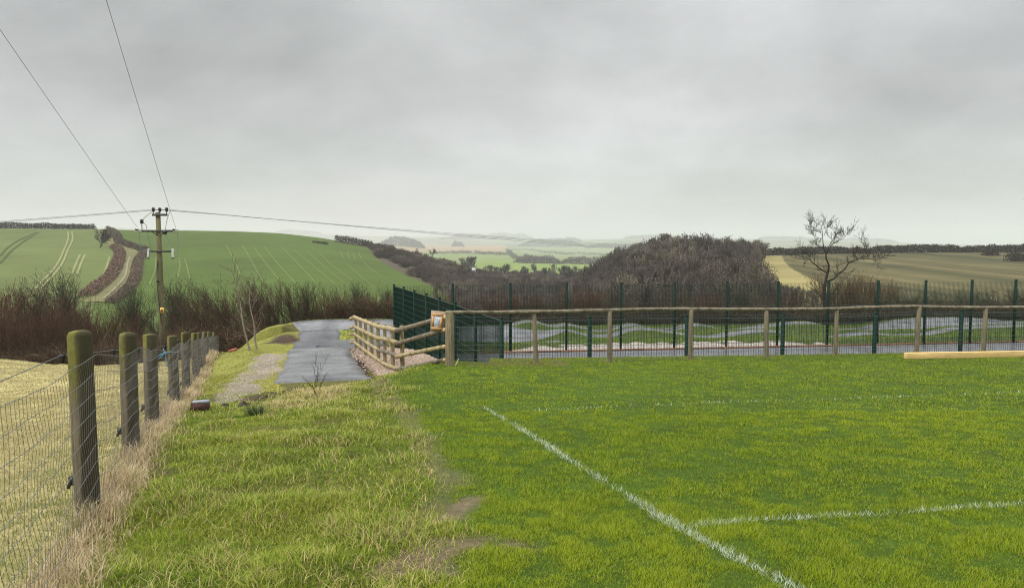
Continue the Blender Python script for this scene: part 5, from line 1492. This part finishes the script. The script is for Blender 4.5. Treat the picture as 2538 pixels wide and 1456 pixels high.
p = G(497, 1020); br = thing('brick_block', 'dark brick lump with pale mortar on top lying on the grass before the trail', 'brick', tuple(p)); br.rotation_euler = (0, 0, 0.25); br.location.z += 0.03; br.scale = (0.95, 1.0, 0.95)
m = MB(); R = np.random.default_rng(2)
m.box((0, 0, 0.055), (0.27, 0.15, 0.12), col=(1, 1, 1), taper=0.88); m.v[0] = m.v[0] + R.normal(0, 0.006, m.v[0].shape); o = m.build('brick', M['brick'], br)
m = MB(); m.box((0.01, 0.0, 0.123), (0.235, 0.125, 0.022), taper=0.9); m.v[0] = m.v[0] + R.normal(0, 0.004, m.v[0].shape); m.build('mortar_bed', M['mortar'], br)


def clod(px, py, s, lab):
    p = G(px, py); R = np.random.default_rng(int(px)); m = MB()
    n = 14; prof = [(0.0, -0.3), (0.8, -0.25), (1.0, 0.1), (0.8, 0.55), (0.45, 0.85), (0, 0.9)]
    m.lathe([(r * s, z * s * 0.8) for r, z in prof], n, wob=0.16, seed=int(px)); m.v[0] = m.v[0] + R.normal(0, s * 0.13, m.v[0].shape)
    m.build('earth_clod', M['soil'], None, False, tuple(p), label=lab, cat='clod', group='clods of earth at the end of the trail')


clod(556, 1010, 0.085, 'single earth clod with grass, right of the dark brick'); clod(606, 1009, 0.10, 'bigger brown clod left of the green rush tuft')
for k in range(9):
    R = np.random.default_rng(300 + k)
    px = 618 + 15 * k + R.uniform(-5, 5); py = 1002 - 4.6 * k + R.uniform(-4, 4)
    clod(px, py, R.uniform(0.03, 0.07), 'small dark clod in the strip of torn-up earth below the path end')
def stems(name, base, n, h, spread, r, col, lab, cat, seed, forks=2):
    R = np.random.default_rng(seed); p = G(*base); out = []
    a = dict(wander=0.07, trop=(0, 0, 0.02), kids=(1, 1, 0), lev=forks, spread=0.35, ratio=0.5, rmin=0.0025, n=5, bare=1)
    for k in range(n):
        q = np.array([R.normal(0, 0.02), R.normal(0, 0.02), -0.03]); d = norm(np.array([R.normal(-0.1, spread), R.normal(0, spread), 1]))
        branch(out, q, d, h * R.uniform(0.6, 1.0), r, 0, a, R)
    return link(name, plant_mesh(name, np.array(out), col, 0.2, seed), None, tuple(p), lab, cat)


stems('dead_weed', (790, 1006), 2, 0.60, 0.06, 0.003, (0.06, 0.04, 0.03), 'bare dark weed stems standing on the straw bank before the path', 'weed', 4)
stems('dead_weed', (640, 1002), 7, 0.07, 0.3, 0.003, (0.3, 0.22, 0.12), 'small straw sprig on the torn-up earth', 'weed', 5, 1)
p = G(1016, 0) if False else None
R = np.random.default_rng(8); pr = G(636, 1030); V = []; 
for k in range(200):
    th = R.random() * 6.28; L = R.uniform(0.08, 0.22); b0 = np.array([math.cos(th), math.sin(th), 0]) * R.random() * 0.12; tip = b0 + np.array([math.cos(th) * L * R.uniform(.3, 1.0), math.sin(th) * L * R.uniform(.3, 1.0), L * R.uniform(.4, 1.0)])
    w = np.array([-math.sin(th), math.cos(th), 0]) * 0.004
    mid_ = (b0 + tip) / 2 + np.array([0, 0, L * 0.15]); V.append([b0 - w, b0 + w, mid_ + w * .8, mid_ - w * .8, tip])
V = np.array(V); k5 = np.arange(len(V))[:, None] * 5
link('rush_tuft', new_mesh('rush_tuft', V.reshape(-1, 3), [k5 + np.array([[0, 1, 2, 3]]), k5 + np.array([[3, 2, 4]])], M['blade'], np.repeat(np.clip(np.array([0.07, 0.10, 0.035]) * (1 + R.normal(0, .3, (len(V), 1))), .01, 1), 5, axis=0)), None, tuple(pr), 'dark green spiky rush tuft below the torn-up earth', 'grass tuft')
ps = G(1128, 908); m = MB(); m.tube([(0, 0, -0.02), (0.03, 0, 0.06), (0.075, 0, 0.17)], [0.012, 0.014, 0.004], 5); m.tube([(0.0, 0, -0.02), (0.015, 0, 0.05), (0.05, 0.01, 0.1)], [0.01, 0.01, 0.003], 5)
m.v = [np.asarray(v) for v in m.v]; m.build('pale_sprout', mat('pale_grass_blade', (0.42, 0.46, 0.16), rough=0.6, var=0.1), None, True, tuple(ps), label='single pale yellow-green sprout beside the mossy corner post', cat='plant')
ps = G(689, 972); m = MB(); m.tube([(-0.09, 0, 0.12), (0.0, 0, 0.145), (0.10, 0, 0.165), (0.09, 0, 0.2)], 0.008, 5); m.tube([(0, 0, 0.145), (-0.01, 0, 0.05), (0.0, 0, -0.02)], 0.006, 5)
m.build('yellow_tie', M['tie'], None, True, tuple(ps), label='scrap of yellow plastic tie at the end of the path', cat='plastic tie')
a_, b_ = G(568, 872), G(586, 869); m = MB(); m.tube([a_ * 0 + (0, 0, 0.03), (b_ - a_) * 0.5 + (0, 0, 0.05), b_ - a_ + np.array((0, 0, 0.06))], 0.05, 8); m.build('red_pipe', M['pipe'], None, True, tuple(a_), label='short reddish pipe poking out below the birch saplings', cat='pipe')
ps = G(523, 962); m = MB(); m.tube([(0, 0, -0.03), (0.01, 0, 0.1), (0, 0, 0.42)], [0.012, 0.012, 0.006], 5, col=(0.7, 0.6, 0.4))

# ---------------------------------------------------------------- grass (uncountable blades) and the painted lines
rg = np.random.default_rng(99)


def scatter(y0, y1, n, xlo=-0.80, xhi=0.80, ml=0.0, mr=0.0):
    """Even scatter over a wedge of ground, widened by ml and mr metres at its sides."""
    n = int(n * (1 + 2 * (ml + mr) / ((xhi - xlo) * (y0 + y1))))
    yy = np.linspace(y0, y1, 400); cdf = np.cumsum((xhi - xlo) * yy + ml + mr); cdf = cdf / cdf[-1]
    Y = np.interp(rg.random(n), cdf, yy); a = xlo * Y - ml; b = xhi * Y + mr
    return a + (b - a) * rg.random(n), Y


def blades(name, X, Y, h, w, lean, col, label, curved=False, kind='stuff', matn='blade', zoff=-0.006):
    n = len(X); Z = hz(X, Y) + zoff
    th = rg.random(n) * 2 * math.pi; ph = th + math.pi / 2 + rg.normal(0, 0.5, n)
    wv = np.stack([np.cos(th), np.sin(th), 0 * th], 1) * (w / 2)[:, None]
    ld = np.stack([np.cos(ph), np.sin(ph), 0 * ph], 1) * (h * lean)[:, None]
    b = np.stack([X, Y, Z], 1); up = np.zeros((n, 3)); up[:, 2] = h * np.sqrt(np.clip(1 - lean ** 2, 0.05, 1))
    tip = b + ld + up
    if curved:
        md = b + ld * 0.25 + up * 0.62
        V = np.stack([b - wv, b + wv, md + wv * 0.8, md - wv * 0.8, tip], 1).reshape(-1, 3); k = np.arange(n)[:, None] * 5
        fs = [k + np.array([[0, 1, 2, 3]]), k + np.array([[3, 2, 4]])]; r = 5
    else:
        V = np.stack([b - wv, b + wv, tip], 1).reshape(-1, 3); fs = [np.arange(3 * n).reshape(-1, 3)]; r = 3
    return link(name, new_mesh(name, V, fs, M[matn], np.repeat(np.clip(col, 0.004, 1), r, axis=0)), None, label=label, kind=kind)


LINES = [([pitch_pt(*p)[:2] for p in ((1200, 1009), (1345, 1098), (1560, 1232), (1720, 1330), (1965, 1456), (2080, 1510))], 0.044, 1.0),
         ([pitch_pt(*p)[:2] for p in ((1335, 1018), (1500, 1008), (1735, 999.5), (2018, 991), (2220, 982.5), (2503, 973.5), (2700, 968))], 0.045, 0.65),
         ([pitch_pt(*p)[:2] for p in ((1722, 1303), (1856, 1292), (2099, 1276), (2260, 1268), (2483, 1252), (2700, 1240))], 0.038, 0.55)]


def line_mask(X, Y):
    mk = np.zeros(len(X))
    for pl, r, s in LINES:
        d = poly_dist(X, Y, pl)
        mk = np.maximum(mk, s * sstep(r * 1.15, r * 0.5, d + 0.035 * fbm(X * 7, Y * 7, 1)) * np.clip(1.0 + 1.3 * fbm(X * 2.2, Y * 2.2, 5), 0.2, 1.2))
    return mk


def grow_zone(X, Y):
    z = zones(X, Y); z['court'] = np.zeros(len(X), bool)
    X_ = np.clip(((X - GX0) / GS).astype(int), 0, len(gx) - 1); Y_ = np.clip(((Y - GY0) / GS).astype(int), 0, len(gy) - 1)
    z['track'] = TD[X_, Y_] < 0.02
    z['dC'] = dC[X_, Y_]; z['shelf'] = shelf[X_, Y_]
    return z


def mix3(a, b, t): return np.array(a)[None] * (1 - t[:, None]) + np.array(b)[None] * t[:, None]


def make_grass():
    LB = [[], [], [], [], [], []]
    px, py_, ph_, pw, pl, pc = [], [], [], [], [], []
    for y0, y1, n, w0 in ((2.7, 5.5, 320000, 0.0037), (5.5, 9.5, 340000, 0.0052), (9.5, 20.5, 360000, 0.0092)):
        X, Y = scatter(y0, y1, n, -0.35, 0.80, 0, 2.5) if y0 > 5 else scatter(y0, y1, n, -0.45, 0.80, 0, 2.5); n = len(X); z = grow_zone(X, Y)
        clump = fbm(X * 5.5, Y * 5.5, 1); big = fbm(X * 0.45, Y * 0.45, 4); fine = vnoise(X * 11, Y * 11, 2)
        keep = (z['pitch'] > rg.random(n)) & (z['dC'] > 0.10) & (z['df'] > 0.1) & (rg.random(n) > z['dirt'] * 0.93) & ~z['track'] & (z['shelf'] < 0.5)
        keep &= rg.random(n) < 0.90 + 0.6 * clump + 0.4 * fine
        t = np.clip(0.5 + 0.3 * big + 0.4 * clump + 0.35 * fine + rg.normal(0, 0.3, n), 0, 1)
        c = mix3((0.085, 0.158, 0.003), (0.285, 0.345, 0.012), t)
        dry = rg.random(n) < (0.04 + 0.45 * z['dirt'])
        c[dry] = mix3((0.36, 0.32, 0.11), (0.30, 0.24, 0.09), rg.random(dry.sum()))
        lm = line_mask(X, Y); wm = rg.random(n) < lm * 0.42
        c[wm] = mix3((0.34, 0.42, 0.22), (0.72, 0.77, 0.68), rg.random(wm.sum()))
        wl = wm & keep
        for L_, v in zip(LB, (X, Y, np.full(n, 0.042) + 0.02 * rg.random(n), np.full(n, w0), rg.uniform(0.4, 0.95, n), c)): L_.append(v[wl])
        keep &= ~wm
        edge_ = np.clip(1 - (z['dC'] - 0.1) / 0.9, 0, 1) * (Y < 21)
        h = (0.016 + 0.024 * np.clip(0.5 + 1.3 * clump + 0.5 * fine, 0, 1) + 0.010 * rg.random(n)) * (1 - 0.5 * z['dirt']) + 0.05 * edge_ * rg.random(n)
        c = np.where((edge_ > 0.45)[:, None] & (rg.random(n) < 0.55)[:, None], mix3((0.34, 0.27, 0.11), (0.22, 0.22, 0.05), rg.random(n)), c)
        for L_, v in ((px, X), (py_, Y), (ph_, h), (pw, np.full(n, w0) * rg.uniform(0.8, 1.5, n)), (pl, rg.uniform(0.45, 0.95, n)), (pc, c)): L_.append(v[keep])
    for cpx, *_r in wposts[:8]:                                # untrimmed grass round the fence posts
        x_, y_ = wline(cpx); n = 110; th_ = rg.random(n) * 6.28; r__ = rg.uniform(0.05, 0.2, n)
        X = x_ + np.cos(th_) * r__ * 1.3; Y = y_ + np.sin(th_) * r__
        cc = mix3((0.14, 0.20, 0.02), (0.42, 0.38, 0.14), rg.random(n))
        for L_, v in ((px, X), (py_, Y), (ph_, rg.uniform(0.05, 0.15, n)), (pw, np.full(n, 0.010)), (pl, rg.uniform(0.2, 0.8, n)), (pc, cc)): L_.append(v)
    blades('pitch_grass', *[np.concatenate(v) for v in (px, py_, ph_, pw, pl)], np.vstack(pc), 'short bright green grass of the playing field')
    px, py_, ph_, pw, pl, pc = [], [], [], [], [], []
    for y0, y1, n, w0 in ((2.7, 5.5, 130000, 0.0042), (5.5, 9.5, 130000, 0.0060), (9.5, 18, 120000, 0.010), (18, 42, 60000, 0.022)):
        X, Y = scatter(y0, y1, n, -0.80, 0.06); n = len(X); z = grow_zone(X, Y)
        clump = fbm(X * 2.3, Y * 2.3, 1); big = fbm(X * 0.6, Y * 0.6, 3); fine = vnoise(X * 9, Y * 9, 0)
        bankm = (Y > 14) & (X < -0.9 - 0.13 * Y)
        keep = (z['pitch'] <= rg.random(n)) & (z['df'] > 0.02) & (z['dC'] > 0.25) & (rg.random(n) > z['dirt'] * 0.9) & ~z['track'] & (rg.random(n) > z['trail'] * (0.80 + 0.6 * fine)) & (rg.random(n) > z['soil'] * 0.97) & (z['shelf'] < 0.4) & (Y < 37)
        t = np.clip(0.5 + 0.6 * big + 0.5 * clump + rg.normal(0, 0.3, n), 0, 1)
        c = mix3((0.095, 0.17, 0.006), (0.31, 0.36, 0.034), t)
        c = np.where(bankm[:, None], mix3((0.20, 0.225, 0.032), (0.37, 0.345, 0.07), t), c)
        pdry = np.clip(0.05 + 0.4 * np.maximum(0, big - 0.1) + 0.55 * np.maximum(0, clump - 0.2) + 0.6 * sstep(0.4, 0.1, z['df']) + 0.5 * z['dirt'], 0, 0.95)
        crest = sstep(0.9, 0.3, poly_dist(X, Y, CREST)); pdry = np.maximum(pdry, crest * 0.85)
        dry = rg.random(n) < pdry
        c[dry] = mix3((0.58, 0.49, 0.24), (0.44, 0.34, 0.15), rg.random(dry.sum()))
        h = 0.022 + 0.026 * np.clip(0.5 + 1.2 * clump, 0, 1.2) + 0.016 * rg.random(n) + 0.07 * np.maximum(0, clump - 0.2) + 0.05 * crest
        h = np.where(bankm & (z['df'] > 1.5), h * 0.75, h)
        for L_, v in ((px, X), (py_, Y), (ph_, h), (pw, np.full(n, w0) * rg.uniform(0.7, 1.3, n)), (pl, rg.uniform(0.45, 0.97, n)), (pc, c)): L_.append(v[keep])
    # tussocks of longer, partly dead grass
    ty = rg.uniform(3.0, 15.5, 230); tx = ty * rg.uniform(-0.62, -0.13, 230); keep = ((tx - fence_x(ty)) > 0.35) & (poly_dist(tx, ty, TRAIL) > 0.7)
    for x_, y_ in zip(tx[keep], ty[keep]):
        n = int(rg.uniform(60, 220)); rr_ = rg.uniform(0.05, 0.17); X = x_ + rg.normal(0, rr_, n); Y = y_ + rg.normal(0, rr_, n); dd = rg.random()
        cc = mix3((0.13, 0.22, 0.016), (0.40, 0.42, 0.07), rg.random(n)); ds = rg.random(n) < dd * 0.45; cc[ds] = mix3((0.56, 0.47, 0.23), (0.38, 0.27, 0.11), rg.random(ds.sum()))
        for L_, v in ((px, X), (py_, Y), (ph_, rg.uniform(0.05, 0.13, n)), (pw, np.full(n, 0.0035 + 0.0005 * y_)), (pl, rg.uniform(0.5, 0.97, n)), (pc, cc)): L_.append(v)
    blades('rough_grass', *[np.concatenate(v) for v in (px, py_, ph_, pw, pl)], np.vstack(pc), 'uneven yellowish rough grass between pitch and fence', True)
    # long straw along the stock fence
    n = 38000; Y = 2.3 + 36 * rg.random(n) ** 1.7; off = np.abs(rg.normal(0.06, 0.10, n)) * np.where(rg.random(n) < 0.82, 1, -0.5) + 0.02
    X = fence_x(Y) + off / 0.936; cl = vnoise(Y * 1.6, Y * 0, 1) + 0.5 * vnoise(Y * 5, Y * 0, 2)
    keep = rg.random(n) < np.clip(0.62 + 0.9 * cl, 0.08, 1)
    h = (0.07 + 0.19 * np.clip(0.5 + cl, 0, 1.1) * rg.random(n)) * np.clip(1.25 - np.abs(off) * 1.2, 0.3, 1.2) * np.interp(Y, [2, 9, 16, 38], [1.0, 1.0, 1.1, 1.3])
    c = mix3((0.68, 0.56, 0.36), (0.46, 0.34, 0.2), rg.random(n)); gsel = rg.random(n) < 0.12; c[gsel] = (0.22, 0.24, 0.06)
    blades('straw_grass', X[keep], Y[keep], h[keep], (0.0035 + 0.00045 * Y[keep]), rg.uniform(0.2, 0.85, keep.sum()), c[keep], 'long dry straw growing along the stock fence', True)
    # thin pasture left of the fence
    px, py_, ph_, pw, pl, pc = [], [], [], [], [], []
    for y0, y1, n, w0 in ((3.0, 8, 60000, 0.006), (8, 16, 80000, 0.011), (16, 31, 80000, 0.02)):
        X, Y = scatter(y0, y1, n, -0.85, -0.30, 2.0, 0); n = len(X); z = grow_zone(X, Y); keep = (z['df'] < 0.05) & (z['field'] > 0.5)
        big = fbm(X * 1.1, Y * 0.8, 2); nearf = sstep(-1.2, -0.1, z['df']) * sstep(12, 5, Y)
        t = np.clip(0.5 + 0.7 * big + rg.normal(0, 0.25, n), 0, 1)
        c = mix3((0.50, 0.43, 0.23), (0.40, 0.355, 0.17), t); gs = rg.random(n) < 0.12 + 0.5 * nearf; c[gs] = (0.20, 0.24, 0.06)
        for L_, v in ((px, X), (py_, Y), (ph_, 0.03 + 0.035 * rg.random(n)), (pw, np.full(n, w0)), (pl, rg.uniform(0.3, 0.9, n)), (pc, c)): L_.append(v[keep])
    blades('pasture_grass', *[np.concatenate(v) for v in (px, py_, ph_, pw, pl)], np.vstack(pc), 'pale winter pasture left of the stock fence')
    # turf on the mounds of the pump track
    X, Y = scatter(32, 47, 150000, -0.28, 0.78); z = grow_zone(X, Y)
    Xi = np.clip(((X - GX0) / GS).astype(int), 0, len(gx) - 1); Yi = np.clip(((Y - GY0) / GS).astype(int), 0, len(gy) - 1)
    keep = ~z['track'] & (z['dC'] > 0.8) & (grav[Xi, Yi] < 0.4) & (gr2[Xi, Yi] < 0.4)
    t = np.clip(0.5 + 0.7 * fbm(X, Y, 3) + rg.normal(0, .3, len(X)), 0, 1); c = mix3((0.11, 0.19, 0.02), (0.24, 0.30, 0.05), t)
    blades('mound_turf', X[keep], Y[keep], 0.05 + 0.06 * rg.random(keep.sum()), np.full(keep.sum(), 0.03), rg.uniform(0.3, 0.9, keep.sum()), c[keep], 'dark green turf on the pump track mounds')
    blades('pitch_lines', *[np.concatenate(v) for v in LB[:5]], np.vstack(LB[5]), None, kind='structure')


CREST = gl((735, 1005), (780, 985), (815, 955), (850, 940))
make_grass()

# gravel and stones on the bare strips
def stones(name, X, Y, s, cols, label):
    n = len(X); Z = hz(X, Y); base = np.array([[1, 0, 0], [-0.5, 0.8, 0], [-0.5, -0.8, 0], [0.1, 0, 0.8]]) 
    V = base[None] * s[:, None, None] * rg.uniform(0.6, 1.3, (n, 4, 3)); th = rg.random(n) * 6.28; c_, s_ = np.cos(th)[:, None], np.sin(th)[:, None]
    x = V[..., 0] * c_ - V[..., 1] * s_; y = V[..., 0] * s_ + V[..., 1] * c_; V[..., 0] = x; V[..., 1] = y; V += np.stack([X, Y, Z - 0.2 * s], 1)[:, None]
    k = np.arange(n)[:, None, None] * 4; f = (k + np.array([[0, 1, 3], [1, 2, 3], [2, 0, 3]])[None]).reshape(-1, 3)
    c = np.array(cols)[rg.integers(0, len(cols), n)] * (1 + rg.normal(0, .15, (n, 1)))
    link(name, new_mesh(name, V.reshape(-1, 3), f, M['leaf'], np.repeat(np.clip(c, .01, 1), 4, axis=0)), None, label=label, kind='stuff')


X, Y = scatter(9, 40, 240000, -0.5, 0.75); z = grow_zone(X, Y); Xi = np.clip(((X - GX0) / GS).astype(int), 0, len(gx) - 1); Yi = np.clip(((Y - GY0) / GS).astype(int), 0, len(gy) - 1)
m1 = (z['trail'] > 0.5) & (z['df'] > 0.6) & ~z['track'] & (rg.random(len(X)) < 0.5)
stones('trail_gravel', X[m1], Y[m1], rg.uniform(0.008, 0.03, m1.sum()), [(0.30, 0.26, 0.20), (0.24, 0.2, 0.15), (0.38, 0.35, 0.3)], 'loose gravel on the little trail')
m2 = (z['shelf'] > 0.6); stones('earth_rubble', X[m2], Y[m2], rg.uniform(0.012, 0.05, m2.sum()), [(0.36, 0.27, 0.2), (0.28, 0.2, 0.15), (0.44, 0.36, 0.29)], 'rubbly pinkish earth under the round rails')
m3 = grav[Xi, Yi] > 0.5; stones('pale_gravel', X[m3], Y[m3], rg.uniform(0.02, 0.055, m3.sum()), [(0.55, 0.49, 0.44), (0.46, 0.39, 0.34), (0.62, 0.58, 0.54), (0.3, 0.25, 0.21)], 'pale gravel strip beyond the games court')

# ---------------------------------------------------------------- damp air
hm = bpy.data.materials.new('damp_air'); hm.use_nodes = True
nt = hm.node_tree; nt.nodes.clear()
pv_ = nt.nodes.new('ShaderNodeVolumePrincipled'); pv_.inputs['Density'].default_value = 0.00027; pv_.inputs['Color'].default_value = (0.83, 0.85, 0.86, 1); pv_.inputs['Anisotropy'].default_value = 0.0
ou = nt.nodes.new('ShaderNodeOutputMaterial'); nt.links.new(pv_.outputs[0], ou.inputs['Volume'])
zlo = float(min(H.min(), FZ.min())) - 1.0; zhi = max(float(FZ.max()) + 30, 45.0)
mb = MB(); mb.box((0, 5650, (zlo + zhi) / 2), (27000, 11400, zhi - zlo))
mb.build('haze', hm, kind='stuff', label='thin damp air greying the far ridges')
